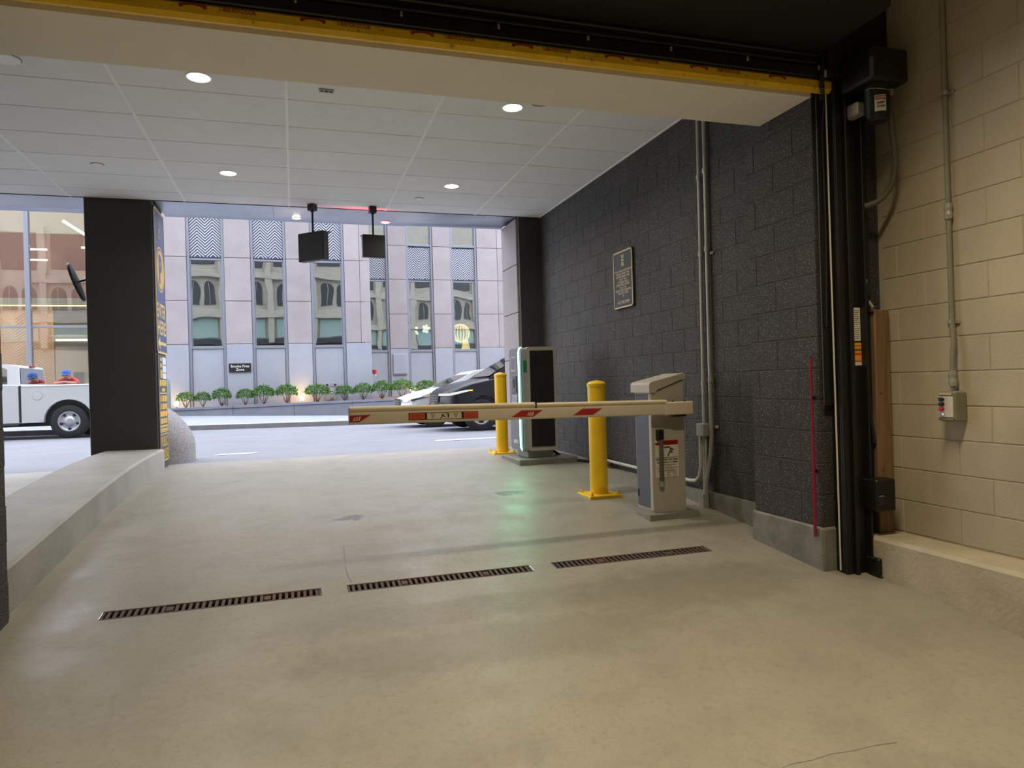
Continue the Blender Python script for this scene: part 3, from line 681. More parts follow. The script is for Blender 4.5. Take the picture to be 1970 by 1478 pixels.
for z in (-.12,-.30): MB(c).lathe([(.06,0),(.05,-.05),(.01,-.055)],(1.30,26.08,z),12,'Y').build('dial', MT['chrome'], o)
o = thing('standpipe', 'small red capped standpipe on the corner of the nearer stone wing', 'standpipe', (2.80,26.5,.50)); c = (2.80,26.5,.50)
MB(c).tube([(2.77,26.5,.50),(2.90,26.5,.50),(2.93,26.5,.42)],.035,10).build('pipe', MT['white'], o); MB(c).lathe([(.02,-.02),(.09,.0),(.09,.14),(.02,.16)],(2.90,26.5,.50),12).build('cap', MT['red'], o)
o = thing('round_top_bin', 'grey-green round-topped street bin half hidden behind the sign pillar', 'bin', (-3.95,23.9,wz(-3.95,23.9))); c = tuple(o.location)
MB(c).lathe([(.27,0),(.30,.05),(.30,1.0),(.27,1.18),(.18,1.30),(.02,1.35)],c,20).build('body', M('bin_green_grey',(.14,.19,.19),.5), o, True)
MB(c).cbox(c[0]-.14,c[0]+.14,c[1]-.32,c[1]-.24,c[2]+.92,c[2]+1.06,.01).build('slot', MT['black'], o)

# ================================================================== STREET-SIDE THINGS BY THE PILLAR
c = (-1.95,10.70,-.96); o = thing('granite_bollard', 'large round-topped granite bollard behind the dark pillar', 'bollard', c)
MB(c).lathe([(.61,-.04),(.61,.22),(.595,.33),(.555,.43),(.48,.55),(.37,.68),(.22,.79),(.08,.845),(.01,.85)],c,40).build('stone', MT['granite'], o, True)
MB(c).lathe([(.62,-.04),(.62,.015)],c,40).build('collar', MT['curb'], o)
# big sign and rate sign on the pillar face
c = (-1.57,9.72,.49); s = thing('parking_sign', 'tall blue and yellow entrance sign on the pillar face', 'sign', c); X0 = -1.565
MB(c).cbox(-1.58,X0,9.385,10.05,.49,2.285,.004).build('panel', MT['signblue'], s)
for (a,b,z0,z1) in ((9.385,10.05,.49,.515),(9.385,10.05,2.26,2.285),(9.385,9.402,.49,2.285),(10.033,10.05,.49,2.285)): MB(c).box(-1.57,X0+.004,a,b,z0,z1).build('border', MT['signwhite'], s)
def disc(c, cy, cz, r, x0, x1, n=40): return MB(c).lathe([(r,0),(r,x1-x0)],(x0,cy,cz),n,'X')
disc(c,9.72,1.55,.285,X0-.001,X0+.002).build('roundel_edge', MT['signwhite'], s); disc(c,9.72,1.55,.265,X0-.001,X0+.003).build('roundel_line', MT['signdark'], s); disc(c,9.72,1.55,.245,X0-.001,X0+.004).build('roundel', MT['signyellow'], s)
text('P', MT['signblue'], s, (X0+.0045,9.72,1.55), '+X', .21, .33, bold=.07, off=c)
text('ENTER', MT['signwhite'], s, (X0+.002,9.72,1.03), '+X', .55, .17, bold=.03, off=c); text('HERE', MT['signwhite'], s, (X0+.002,9.72,.815), '+X', .55, .17, bold=.03, off=c)
MB(c).prism([(9.44,.62),(9.58,.70),(9.58,.64),(10.0,.64),(10.0,.60),(9.58,.60),(9.58,.54)],'X',X0-.001,X0+.002).build('arrow', MT['signwhite'], s)
for k,(z0,z1) in enumerate(((2.09,2.17),(2.0,2.07),(1.93,1.985))):
    for a in (9.66,9.69,9.72,9.75): MB(c).box(X0-.001,X0+.002,a,a+.017,z0,z1).build('emblem_bar', MT['gold'], s)
c = (-1.57,9.64,-.86); s = thing('rate_sign', 'narrow dark rate board with yellow print under the entrance sign', 'sign', c)
MB(c).cbox(-1.58,X0,9.40,9.98,-.86,.475,.004).build('panel', MT['signdark'], s)
for (a,b,z0,z1) in ((9.70,9.93,.36,.45),(9.70,9.93,.26,.35),(9.70,9.93,.18,.25)): MB(c).box(X0-.001,X0+.002,a,b,z0,z1).build('picture_panel', MT['signlight'], s)
for (a,b,z0,z1) in ((9.53,9.67,.40,.44),(9.53,9.67,.32,.37),(9.53,9.67,.19,.29)): MB(c).box(X0-.001,X0+.002,a,b,z0,z1).build('print_block', MT['signyellow'], s)
def dashes(z0, z1, segs, mt):
    for a,b in segs: MB(c).box(X0-.001,X0+.002,a,b,z0,z1).build('print_block', mt, s)
dashes(.09,.165,((9.46,9.61),(9.63,9.76),(9.78,9.92)),MT['signyellow']); dashes(.02,.06,((9.60,9.82),),MT['signyellow'])
for z0,z1 in ((-.105,-.03),(-.20,-.13)): dashes(z0,z1,((9.47,9.50),(9.53,9.57),(9.61,9.75),(9.77,9.92)),MT['signyellow'])
dashes(-.29,-.225,((9.46,9.60),(9.62,9.76),(9.78,9.92)),MT['amber']); dashes(-.38,-.315,((9.48,9.62),(9.64,9.76),(9.78,9.90)),MT['signyellow'])
dashes(-.425,-.40,((9.44,9.93),),MT['signyellow']); dashes(-.465,-.44,((9.44,9.93),),MT['signyellow'])
def ring(z0, z1, a=9.43, b=9.95, t=.012):
    for (p,q,r_,t_) in ((a,b,z0,z0+t),(a,b,z1-t,z1),(a,a+t,z0,z1),(b-t,b,z0,z1)): MB(c).box(X0-.001,X0+.002,p,q,r_,t_).build('border', MT['signwhite'], s)
ring(-.485,.005); ring(-.845,-.505)
text('PUBLIC', MT['signyellow'], s, (X0+.002,9.69,-.60), '+X', .42, .12, bold=.025, off=c); text('PARKING', MT['signyellow'], s, (X0+.002,9.69,-.755), '+X', .44, .12, bold=.025, off=c)
# round traffic mirror on the other pillar face
c = (-2.42,9.62,1.35); s = thing('traffic_mirror', 'round convex traffic mirror on an arm from the dark pillar', 'mirror', c)
dv = Vector((.95,.08,.32)).normalized(); q = Vector((-2.45,9.55,1.355))
def dish(c, q, ax, prof, n=28):
    a = Vector((0,1,0)).cross(ax).normalized(); b_ = ax.cross(a); m = MB(c); P = []; F = []
    for r,h in prof:
        for k in range(n): t = 2*PI*k/n; P.append(q+a*(r*math.cos(t))+b_*(r*math.sin(t))+ax*h)
    for i in range(len(prof)-1):
        for k in range(n): F.append((i*n+k,i*n+(k+1)%n,(i+1)*n+(k+1)%n,(i+1)*n+k))
    F.append(tuple(range(n))); F.append(tuple((len(prof)-1)*n+k for k in range(n))); return m.add(P,F)
dish(c,q,dv,[(.235,-.012),(.24,.0),(.235,.015),(.10,.03)]).build('back_shell', MT['black'], s); dish(c,q,-dv,[(.222,.012),(.15,.020),(.06,.025),(.01,.026)]).build('glass', MT['chrome'], s, True)
MB(c).tube([q+dv*.02,q+dv*.09,(-2.33,9.62,1.42),(-2.30,9.62,1.43)],.012,8).build('arm', MT['black'], s)

# ================================================================== CEILING THINGS
def downlight(x, y, lab, z=ZC, power=DOWN_POWER, r=.082):
    c = (x,y,z); o = thing('downlight', lab, 'ceiling light', c, 0, 'recessed round downlights')
    MB(c).lathe([(r+.014,.004),(r+.012,-.006),(r,-.006),(r-.004,.002)],c,32).build('trim_ring', MT['tee'], o)
    MB(c).lathe([(r-.003,.004),(r-.003,-.002)],c,32).build('lens', EMI['lamp'], o)
    l = bpy.data.lights.new('downlight_lamp','AREA'); l.shape = 'DISK'; l.size = r*1.8; l.energy = power; l.color = LAMP_DOWN; l.spread = math.radians(150)
    tag(link('downlight_lamp', l, o, (0,0,-.012)), kind='helper')
downlight(-.61,5.635,'round downlight nearest the lane divider, by the soffit'); downlight(1.834,5.65,'round downlight by the soffit on the barrier side')
downlight(-.607,8.046,'far round downlight in front of the dark pillar'); downlight(1.835,8.052,'far round downlight towards the ticket machine')
downlight(.096,9.95,'small downlight in the metal soffit beside the black lane sign', ZC-.008, 5, .055); downlight(1.30,9.98,'small downlight at the bent joint of the metal soffit', ZC-.008, 5, .055)
for x,y,lab,r in ((-1.832,5.623,'white round cover plate at the edge of the tile ceiling',.09),(-1.836,8.0,'pale round cover plate on the ceiling near the dark pillar',.055),(1.554,8.67,'small white sprinkler cover near the red lane sign',.05)):
    c = (x,y,ZC); o = thing('ceiling_cover', lab, 'cover plate', c, 0, 'round ceiling cover plates')
    MB(c).lathe([(r,.0),(r,-.008),(r-.01,-.012)],c,28).build('plate', MT['tee'], o); MB(c).lathe([(r+.006,.002),(r+.006,-.002)],c,28).build('gap', MT['joint'], o)
c = (.307,5.655,ZC); o = thing('ceiling_outlet', 'small rectangular ceiling plate with three dark openings', 'ceiling plate', c)
MB(c).cbox(.25,.364,5.625,5.685,ZC-.010,ZC+.002,.003).build('plate', MT['grey'], o)
for x in (.272,.307,.342): MB(c).lathe([(.012 if x != .307 else .018,0),(.010,-.004)],(x,5.655,ZC-.010),14).build('opening', MT['black'], o)
c = (2.031,5.56,ZC); o = thing('ceiling_scrape', 'torn grey flap at the edge of the tile ceiling', 'ceiling damage', c)
MB(c).prism([(1.97,5.55),(2.0,5.575),(2.06,5.57),(2.10,5.545),(2.03,5.535)],'Z',ZC-.006,ZC+.002).build('flap', MT['grey'], o)

# hanging lane signs
def lane_sign(x, y, rz, lab, led, w_=.30, h_=.33, d_=.085, zt=1.96):
    c = (x,y,ZC); o = thing('lane_sign', lab, 'lane sign', c, rz, 'hanging lane signs')
    m = lambda: MB()
    H = zt-ZC
    MB().cbox(-.045,.045,-.045,.045,-.085,0,.006).build('mount_box', MT['black'], o)
    MB().lathe([(.022,-.10),(.022,-.085)],(0,0,0),10).build('collar', MT['black'], o)
    MB().tube([(0,0,-.085),(0,0,H)],.013,10).build('drop_pole', MT['black'], o)
    MB().cbox(-w_/2,w_/2,-d_/2,d_/2,H-h_,H,.008).build('housing', MT['black'], o)
    MB().box(-w_/2+.03,w_/2-.03,d_/2,d_/2+.003,H-h_+.03,H-.03).build('face_plate', MT['blackmatte'], o)
    mm = MB()
    if led == 'red':
        for sg in (-1,1): mm.tube([(-.10*sg,d_/2+.006,H-h_/2-.11),(.10*sg,d_/2+.006,H-h_/2+.11)],.016,6)
    else:
        mm.tube([(0,d_/2+.006,H-h_/2+.12),(0,d_/2+.006,H-h_/2-.10)],.014,6); mm.tube([(-.08,d_/2+.006,H-h_/2-.02),(0,d_/2+.006,H-h_/2-.11),(.08,d_/2+.006,H-h_/2-.02)],.014,6)
    mm.build('led_mark', EMI[led], o)
    MB().cbox(-w_/2,w_/2,d_/2,d_/2+.06,H-.006,H+.004,.002).build('visor', MT['black'], o)
    return o
lane_sign(.285,9.20,math.radians(-44),'black hanging lane sign turned sideways by the street opening','green',.42,.36,.10,1.975)
rs = lane_sign(1.035,9.18,math.radians(7),'dark red-lit hanging lane sign next to the black one','red',.295,.29,.085,1.965)
l = bpy.data.lights.new('lane_sign_glow','AREA'); l.shape = 'SQUARE'; l.size = .2; l.energy = 5; l.color = (1,.04,.06); go = link('lane_sign_glow', l, rs, (0,.16,-.30)); go.rotation_euler = (math.radians(115),0,0); tag(go, kind='helper')

# ================================================================== BARRIER GATE
PADZ = -1.045; GK = 1.045   # the gate is modelled at unit scale and set GK larger on its pad
c = (2.92,5.27,fz(5.27)); o = tag(thing('concrete_pad', 'low concrete pad under the barrier cabinet', 'pad', c)); pt = PADZ*GK
mb = MB(c); mb.add([(2.68,5.02,fz(5.02)-.03),(3.16,5.02,fz(5.02)-.03),(3.16,5.52,fz(5.52)-.03),(2.68,5.52,fz(5.52)-.03),(2.695,5.035,pt),(3.145,5.035,pt),(3.145,5.505,pt+.002),(2.695,5.505,pt+.002)],[(4,5,6,7),(0,1,5,4),(1,2,6,5),(2,3,7,6),(3,0,4,7)]); mb.build('slab', MT['base'], o)
c = (2.80,5.04,PADZ); g = thing('barrier_gate', 'beige parking barrier cabinet with a lowered white arm', 'barrier gate', (c[0]*GK,c[1]*GK,c[2]*GK)); g.scale = (GK,GK,GK)
MB(c).prism([(2.665,PADZ),(2.945,PADZ),(2.945,-.012),(2.70,-.10),(2.665,-.10)],'Y',4.905,5.185).build('cabinet', MT['beige'], g)
MB(c).box(2.672,2.938,4.912,5.178,PADZ-.004,PADZ+.012).build('base_seal', MT['black'], g)
d = MB(c).cbox(2.655,2.668,4.945,5.165,PADZ+.03,-.12,.004).build('door', MT['slate'], g); MB(c).cbox(2.650,2.657,5.135,5.155,PADZ+.10,PADZ+.16,.002).build('hinge', MT['black'], d); MB(c).cbox(2.650,2.657,5.135,5.155,-.30,-.24,.002).build('hinge', MT['black'], d)
text('HUB', MT['chrome'], g, (2.6545,5.045,-.262), '-X', .115, .042, bold=.03, off=c)
MB(c).cbox(2.652,2.670,4.9,4.945,PADZ+.01,-.10,.006).build('corner_trim', MT['beige'], g)
mb = MB(c); y0,y1 = 4.885,5.20
pf = [(2.635,-.105),(2.635,-.045),(2.642,-.030),(2.658,-.022),(2.70,-.012),(2.945,.042),(2.960,.036),(2.962,.006),(2.70,-.088),(2.69,-.105)]
mb.prism(pf,'Y',y0,y1); mb.build('cap', MT['beige'], g)
AY0,AY1 = 4.795,4.855
def az(x): return -.178-.010*(2.98-x)*.0+.0105*(2.98-x)*0.0+( .010*(2.3-x) if x < 2.3 else 0)
def armseg(x0, x1, zb, zt, y0, y1, mat, name, par, rad=None):
    n = 12; P = []; F = []
    for i in range(n+1):
        x = x0+(x1-x0)*i/n; dz = (2.98-x)*.0125
        yc = (y0+y1)/2; hy = (y1-y0)/2; zc_ = (zb+zt)/2; hz = (zt-zb)/2; r = rad if rad else .006
        for k in range(16):
            a = 2*PI*k/16; ca,sa = math.cos(a),math.sin(a); e = .35 if rad is None else 1.0
            P.append((x,yc+hy*(abs(ca)**e)*(1 if ca > 0 else -1),zc_+dz+hz*(abs(sa)**e)*(1 if sa > 0 else -1)))
    for i in range(n):
        for k in range(16): F.append((i*16+k,i*16+(k+1)%16,(i+1)*16+(k+1)%16,(i+1)*16+k))
    F.append(tuple(range(16))); F.append(tuple(n*16+k for k in range(16)))
    return MB(c).add(P,F).build(name, mat, par, True)
arm = armseg(.35,2.74,-.282,-.196,AY0,AY1,MT['armwhite'],'arm',g)
armseg(.35,1.665,-.205,-.160,AY0-.004,AY1+.004,MT['armpad'],'foam_edge',arm,1); armseg(1.675,2.74,-.203,-.165,AY0-.004,AY1+.004,MT['armpad'],'foam_edge',arm,1)
MB(c).cbox(1.664,1.676,AY0-.003,AY1,-.20+.016,-.14,.002).build('foam_joint', MT['black'], arm)
MB(c).box(.345,.352,AY0+.004,AY1-.004,-.282+.034,-.168+.034).build('end_cap', MT['grey'], arm)
hold = MB(c).cbox(2.72,2.965,AY0-.008,AY1+.008,-.282,-.180,.008).build('arm_holder', MT['armwhite'], g)
MB(c).cbox(2.76,2.90,AY0+.0,4.91,-.262,-.20,.006).build('shaft_flange', MT['black'], g)
MB(c).cbox(2.80,2.90,AY0-.004,AY1+.004,-.296,-.281,.003).build('holder_bolt_plate', MT['black'], hold)
for x in (2.745,2.80,2.90): MB(c).lathe([(.008,0),(.008,.008)],(x,AY0+.02,-.180),8).build('bolt', MT['black'], hold)
def para(x0, x1, zb, zt, sk, mat, name):
    dz = lambda x: (2.98-x)*.0125
    m = MB(c); y = AY0-.0025; P = [(x0,y,zb+dz(x0)),(x1-sk,y,zb+dz(x1)),(x1,y,zt+dz(x1)),(x0+sk,y,zt+dz(x0))]
    P += [(p[0],AY0+.010,p[2]) for p in P]; m.add(P,[(0,1,2,3),(0,1,5,4),(1,2,6,5),(2,3,7,6),(3,0,4,7)]); return m.build(name, mat, arm)
para(1.483,1.72,-.262,-.217,.075,MT['red'],'reflector'); para(1.957,2.19,-.262,-.217,.075,MT['red'],'reflector')
m = MB(c); y = AY0-.0025; m.add([(.352,y,-.232),(.415,y,-.232),(.49,y,-.186),(.352,y,-.186),(.352,AY0+.01,-.232),(.415,AY0+.01,-.232),(.49,AY0+.01,-.186),(.352,AY0+.01,-.186)],[(0,1,2,3),(0,1,5,4),(1,2,6,5)]); m.build('reflector', MT['red'], arm)
def logo(x, z):
    for k in range(3):
        xa = x+k*.017; m = MB(c); y = AY0-.004; m.add([(xa,y,z-.012),(xa+.009,y,z-.012),(xa+.018,y,z+.014-.003*(2-k)),(xa+.009,y,z+.014-.003*(2-k))],[(0,1,2,3)]); m.build('logo_bar', MT['armwhite'], arm)
    m = MB(c); m.add([(x-.004,AY0-.004,z-.015),(x+.045,AY0-.004,z-.015),(x+.047,AY0-.004,z-.010),(x-.002,AY0-.004,z-.010)],[(0,1,2,3)]); m.build('logo_bar', MT['armwhite'], arm)
logo(.372,-.208); logo(1.60,-.2225)
# caution strip on the arm
def strip(x0, x1, z0, z1, mat, name, dy=.0025):
    dz = lambda x: (2.98-x)*.0125
    m = MB(c); y = AY0-dy; m.add([(x0,y,z0+dz(x0)),(x1,y,z0+dz(x1)),(x1,y,z1+dz(x1)),(x0,y,z1+dz(x0)),(x0,AY0+.01,z0+dz(x0)),(x1,AY0+.01,z0+dz(x1)),(x1,AY0+.01,z1+dz(x1)),(x0,AY0+.01,z1+dz(x0))],[(0,1,2,3),(0,1,5,4),(1,2,6,5),(2,3,7,6),(3,0,4,7)]); return m.build(name, mat, arm)
strip(.745,1.235,-.262,-.212,MT['ink'],'caution_strip_edge',.002); strip(.872,1.115,-.2585,-.2155,MT['armwhite'],'caution_strip_panel',.003)
strip(.750,.856,-.2585,-.2155,MT['orange'],'caution_strip_block',.003); strip(1.131,1.230,-.2585,-.2155,MT['orange'],'caution_strip_block',.003)
for xb,wds in ((.762,(.078,.085,.07)),(1.143,(.06,.075,.07))):
    for k,wd in enumerate(wds): strip(xb,xb+wd,-.228-.010*k-.003,-.228-.010*k,MT['redprint'],'caution_print',.0035)
def tri(x, z, s_):
    dz = (2.98-x)*.0125; m = MB(c); y = AY0-.0036
    for (p,q) in (((x-s_,z+s_),(x+s_,z+s_)),((x-s_,z+s_),(x,z-s_)),((x+s_,z+s_),(x,z-s_)),((x,z+s_*.6),(x,z-s_*.3))):
        m.tube([(p[0],y,p[1]+dz),(q[0],y,q[1]+dz)],.0013,4)
    m.build('caution_mark', MT['ink'], arm)
tri(.912,-.237,.014); tri(1.075,-.237,.014)
m = MB(c); dz = (2.98-.99)*.0125; y = AY0-.0036
for P in (((.965,-.252),(.985,-.238)),((.985,-.238),(.978,-.225)),((.985,-.238),(1.0,-.247)),((.972,-.235),(.99,-.229)),((1.004,-.222),(1.016,-.222))): m.tube([(P[0][0],y,P[0][1]+dz),(P[1][0],y,P[1][1]+dz)],.003,5)
m.add([(1.016,y,-.25+dz),(1.026,y,-.25+dz),(1.026,y,-.222+dz),(1.016,y,-.222+dz)],[(0,1,2,3)]); m.build('caution_mark', MT['ink'], arm)
# warning label and the tether on the cabinet
wl_ = MB(c).box(2.682,2.888,4.9015,4.906,-.775,-.480,).build('warning_label', MT['paper'], g); tag(wl_, 'white warning label with a red heading')
MB(c).box(2.684,2.886,4.9005,4.904,-.520,-.482).build('label_heading', MT['red'], wl_)
text('WARNING', MT['ink'], wl_, (2.800,4.900,-.501), '-Y', .135, .020, bold=.04, off=c)
m = MB(c)
for P in (((2.79,-.605),(2.815,-.565)),((2.815,-.565),(2.82,-.545)),((2.815,-.572),(2.832,-.578)),((2.818,-.550),(2.84,-.560)),((2.76,-.538),(2.80,-.535)),((2.806,-.535),(2.81,-.545))): m.tube([(P[0][0],4.8995,P[0][1]),(P[1][0],4.8995,P[1][1])],.0045,5)
m.build('pictogram', MT['ink'], wl_)
m = MB(c); m.box(2.684,2.886,4.9005,4.902,-.620,-.617); m.build('rule_line', MT['ink'], wl_)
text('Moving Gate Can Cause', MT['ink'], wl_, (2.785,4.9005,-.634), '-Y', .19, .014, bold=.03, off=c); text('Serious Injury or Death', MT['ink'], wl_, (2.785,4.9005,-.656), '-Y', .18, .014, bold=.03, off=c)
for k,(a,b) in enumerate(((2.71,2.86),(2.77,2.83),(2.69,2.88),(2.77,2.84),(2.70,2.875),(2.775,2.86))): MB(c).box(a,b,4.9005,4.902,-.675-.0115*k-.003,-.675-.0115*k).build('print_line', MT['ink'], wl_)
for x in (2.73,2.795,2.852):
    MB(c).lathe([(.014,0),(.014,-.001)],(x,4.9012,-.757),16,'Y').build('symbol', MT['ink'], wl_); MB(c).lathe([(.011,0),(.011,-.0015)],(x,4.9012,-.757),16,'Y').build('symbol', MT['paper'], wl_)
t = MB(c).cbox(2.69,2.745,4.865,4.906,-.475,-.395,.006).build('sensor_box', MT['black'], g); tag(t,'black plastic sensor head')
MB(c).tube([(2.727,4.885,-.475),(2.727,4.885,-.83)],.0165,12).build('sensor_tube', MT['hose'], t); MB(c).lathe([(.021,-.02),(.021,.02)],(2.727,4.885,-.82),12).build('tube_clip', MT['grey'], t); MB(c).cbox(2.675,2.72,4.895,4.906,-.50,-.482,.002).build('bracket', MT['paper'], t)

# ================================================================== TICKET MACHINE
c = (2.76,8.0,fz(8.0)); o = thing('concrete_pad', 'stepped concrete pad under the ticket machine', 'pad', c)
MB(c).cbox(2.46,3.18,7.68,8.42,-1.0,-.885,.012).build('slab', MT['base'], o); 
c = (2.74,8.0,-.885); k_ = thing('ticket_machine', 'tall parking ticket machine with a green lit edge', 'ticket machine', c)
MB(c).cbox(2.60,2.92,7.80,8.2,-.886,-.80,.008).build('plinth', MT['grey'], k_)
def rrect(y0,y1,z0,z1,r,n=6):
    P = []
    for (cy,cz,a0) in ((y1-r,z1-r,0),(y0+r,z1-r,PI/2),(y0+r,z0+r,PI),(y1-r,z0+r,1.5*PI)):
        for i in range(n+1): a = a0+PI/2*i/n; P.append((cy+r*math.cos(a),cz+r*math.sin(a)))
    return P
MB(c).prism(rrect(2.60,2.955,-.80,.418,.03),'Y',7.75,8.22).build('body', MT['beige'], k_)
MB(c).cbox(2.635,2.925,7.735,7.752,-.75,.375,.006).build('side_panel', MT['blackmatte'], k_)
MB(c).lathe([(.006,0),(.006,-.004)],(2.675,7.735,.33),8,'Y').build('lock', MT['chrome'], k_)
MB(c).prism(rrect(7.77,8.235,-.80,.41,.05),'X',2.535,2.602).build('front_shell', M('kiosk_front_grey',(.16,.165,.175),.45), k_)
MB(c).prism(rrect(7.752,7.90,-.795,.412,.035),'X',2.545,2.602).build('edge_trim', M('kiosk_edge_grey',(.36,.40,.38),.4), k_)
MB(c).tube([(2.536,7.80,-.79),(2.528,7.835,-.755),(2.528,7.84,-.70),(2.528,7.84,.36),(2.532,7.82,.40),(2.545,7.79,.414)],.011,8).build('light_edge', EMI['mint'], k_)
scr = MB(c).cbox(2.528,2.54,7.955,8.165,.13,.315,.004).build('screen_bezel', MT['grey'], k_); MB(c).box(2.5265,2.529,7.985,8.135,.165,.30).build('screen', EMI['screen'], scr)
sl = MB(c).cbox(2.527,2.54,7.93,8.12,-.125,.085,.004).build('reader_panel', MT['slate'], k_); MB(c).cbox(2.522,2.53,8.02,8.07,-.06,.05,.003).build('ticket_slot', MT['black'], sl); MB(c).cbox(2.515,2.53,8.05,8.10,.03,.045,.002).build('ticket_lip', MT['chrome'], sl); MB(c).cbox(2.522,2.53,7.94,7.97,-.11,.08,.003).build('card_slot', MT['black'], sl)
MB(c).cbox(2.527,2.54,7.93,8.14,-.30,-.145,.004).build('tray', MT['chrome'], k_)
text('LENO', MT['white'], k_, (2.534,8.05,-.70), '-X', .16, .042, bold=.03, off=c)
MB(c).cbox(2.552,2.600,7.748,7.752,.12,.26,.002).build('indicator', M('green_indicator',(.02,.22,.11),.4), k_)
gl = bpy.data.lights.new('ticket_machine_glow','AREA'); gl.shape = 'RECTANGLE'; gl.size = .05; gl.size_y = 1.0; gl.energy = 6.0; gl.color = (.25,1,.55); go = link('ticket_machine_glow', gl, k_, tuple(Vector((2.50,7.80,-.25))-Vector(c))); go.rotation_euler = (PI/2-.35,0,math.radians(140)); tag(go, kind='helper')
cb = MB((3.1,8.2,-.95)); cb.tube([(2.96,8.0,-.82),(3.02,7.98,-.86),(3.10,7.96,-.925),(3.2,7.8,-.945),(3.30,7.45,-.93),(3.34,7.1,-.935)],.018,8); cbo = cb.build('black_cable', MT['rubber'], None, True); cbo.location = (3.1,8.2,-.95); tag(cbo,'black cable running from the ticket machine to the wall','cable')

# ================================================================== YELLOW BOLLARDS
def bollard(x, y, zt, r, lab):
    z = fz(y); c = (x,y,z); o = thing('yellow_bollard', lab, 'bollard', c, 0, 'yellow steel bollards')
    h = zt-z
    MB().tube([(0,0,.01),(0,0,h-.02)],r,28).build('post', MT['yellow'], o, True)
    MB().lathe([(r+.005,h-.045),(r+.006,h-.02),(r*.85,h-.004),(r*.4,h+.006),(.004,h+.010)],(0,0,0),28).build('cap', MT['yellow'], o, True)
    pl_ = MB().cbox(-r-.075,r+.075,-r-.075,r+.075,-.022,.016,.004).build('base_plate', MT['yellow'], o)
    for sx in (-1,1):
        for sy in (-1,1): MB().lathe([(.016,.016),(.016,.034),(.008,.036),(.008,.05)],(sx*(r+.045),sy*(r+.045),0),6).build('anchor_bolt', MT['yellow'], pl_)
    return o
bollard(2.675,5.97,-.006,.082,'yellow bollard between the barrier cabinet and the ticket machine')
bollard(2.64,9.0,.138,.080,'far yellow bollard in front of the ticket machine at the street')

# ================================================================== DRAIN GRATES
tilt = math.atan((fz(GY1)-fz(GY0))/(GY1-GY0)); gz = fz((GY0+GY1)/2)
slat_me = MB().cbox(-.0088,.0088,-(GY1-GY0)/2+.012,(GY1-GY0)/2-.012,-.016,0,.002).mesh('slat'); slat_me.materials.append(MT['grate'])
for (a,b),lab in zip(GR, ('rusty trench grate nearest the lane divider','rusty trench grate in the middle of the floor','rusty trench grate nearest the door track')):
    c = ((a+b)/2,(GY0+GY1)/2,gz); o = thing('drain_grate', lab, 'drain grate', c, 0, 'trench drain grates'); o.rotation_euler = (tilt,0,0); h = (b-a)/2; d = (GY1-GY0)/2
    for sy in (-1,1): MB().cbox(-h,h,sy*(d-.006)-.006,sy*(d-.006)+.006,-.022,.002,.002).build('edge_rail', MT['grate'], o)
    for sx in (-1,1): MB().cbox(sx*(h-.008)-.008,sx*(h-.008)+.008,-d+.012,d-.012,-.022,.001,.002).build('end_bar', MT['grate'], o)
    n = 33; step = (b-a-.03)/n
    for i in range(n):
        if i in (9,24):
            MB().cbox(-h+.015+step*i,-h+.015+step*(i+1.1),-.03,.03,-.016,.001,.003).build('bolt_boss', MT['grate'], o); continue
        link('slat', slat_me, o, (-h+.015+step*(i+.5)+.004,0,0))

# ================================================================== ROLLING DOOR
c = (3.35,3.62,fz(3.62)); dr = thing('rolling_door', 'raised black rolling door with a yellow safety edge', 'door', c)
DX0,DX1 = -1.62,3.30
MB(c).cbox(-1.75,3.24,3.06,3.66,2.02,2.74,.03).build('coil_hood', MT['blackmatte'], dr); MB(c).cbox(3.24,3.70,3.56,3.66,1.86,2.74,.01).build('end_bracket', MT['blackmatte'], dr)
MB(c).box(DX0,DX1,3.625,3.655,1.86,2.75).build('curtain', MT['blackmatte'], dr)
for z in (1.955,2.005): MB(c).cbox(DX0,DX1,3.605,3.66,z-.014,z+.014,.008).build('curtain_slat', MT['black'], dr)
bb = MB(c).cbox(DX0,DX1,3.595,3.665,1.855,1.925,.006).build('bottom_bar', MT['black'], dr)
for i in range(10):
    x = -1.5+i*.52; MB(c).cbox(x-.006,x+.006,3.585,3.597,1.90,1.925,.002).build('rivet', MT['pipe'], bb)
ye = MB(c).cbox(DX0,DX1+.03,3.605,3.665,1.775,1.858,.020).build('safety_edge', MT['baryellow'], dr)
def arch_logo(x, z):
    m = MB(c); P = []
    for i in range(9):
        t = -1+2*i/8; P += [(x+t*.055,3.6035,z-.010*t*t-.002),(x+t*.055,3.6035,z-.010*t*t+.011)]
    m.add(P,[(2*i,2*i+2,2*i+3,2*i+1) for i in range(8)]); m.build('edge_logo', MT['redprint'], ye)
    for s_ in (-1,1): MB(c).lathe([(.010,0),(.010,-.001)],(x+s_*.052,3.604,z-.006),10,'Y').build('edge_logo', MT['redprint'], ye)
for i in range(9):
    x = -.955+.548*i; arch_logo(x,1.834)
    if x+.22 < 3.1: text('1-800-929-DOOR', MT['redprint'], ye, (x+.20,3.603,1.829), '-Y', .165, .021, bold=.02, off=c)
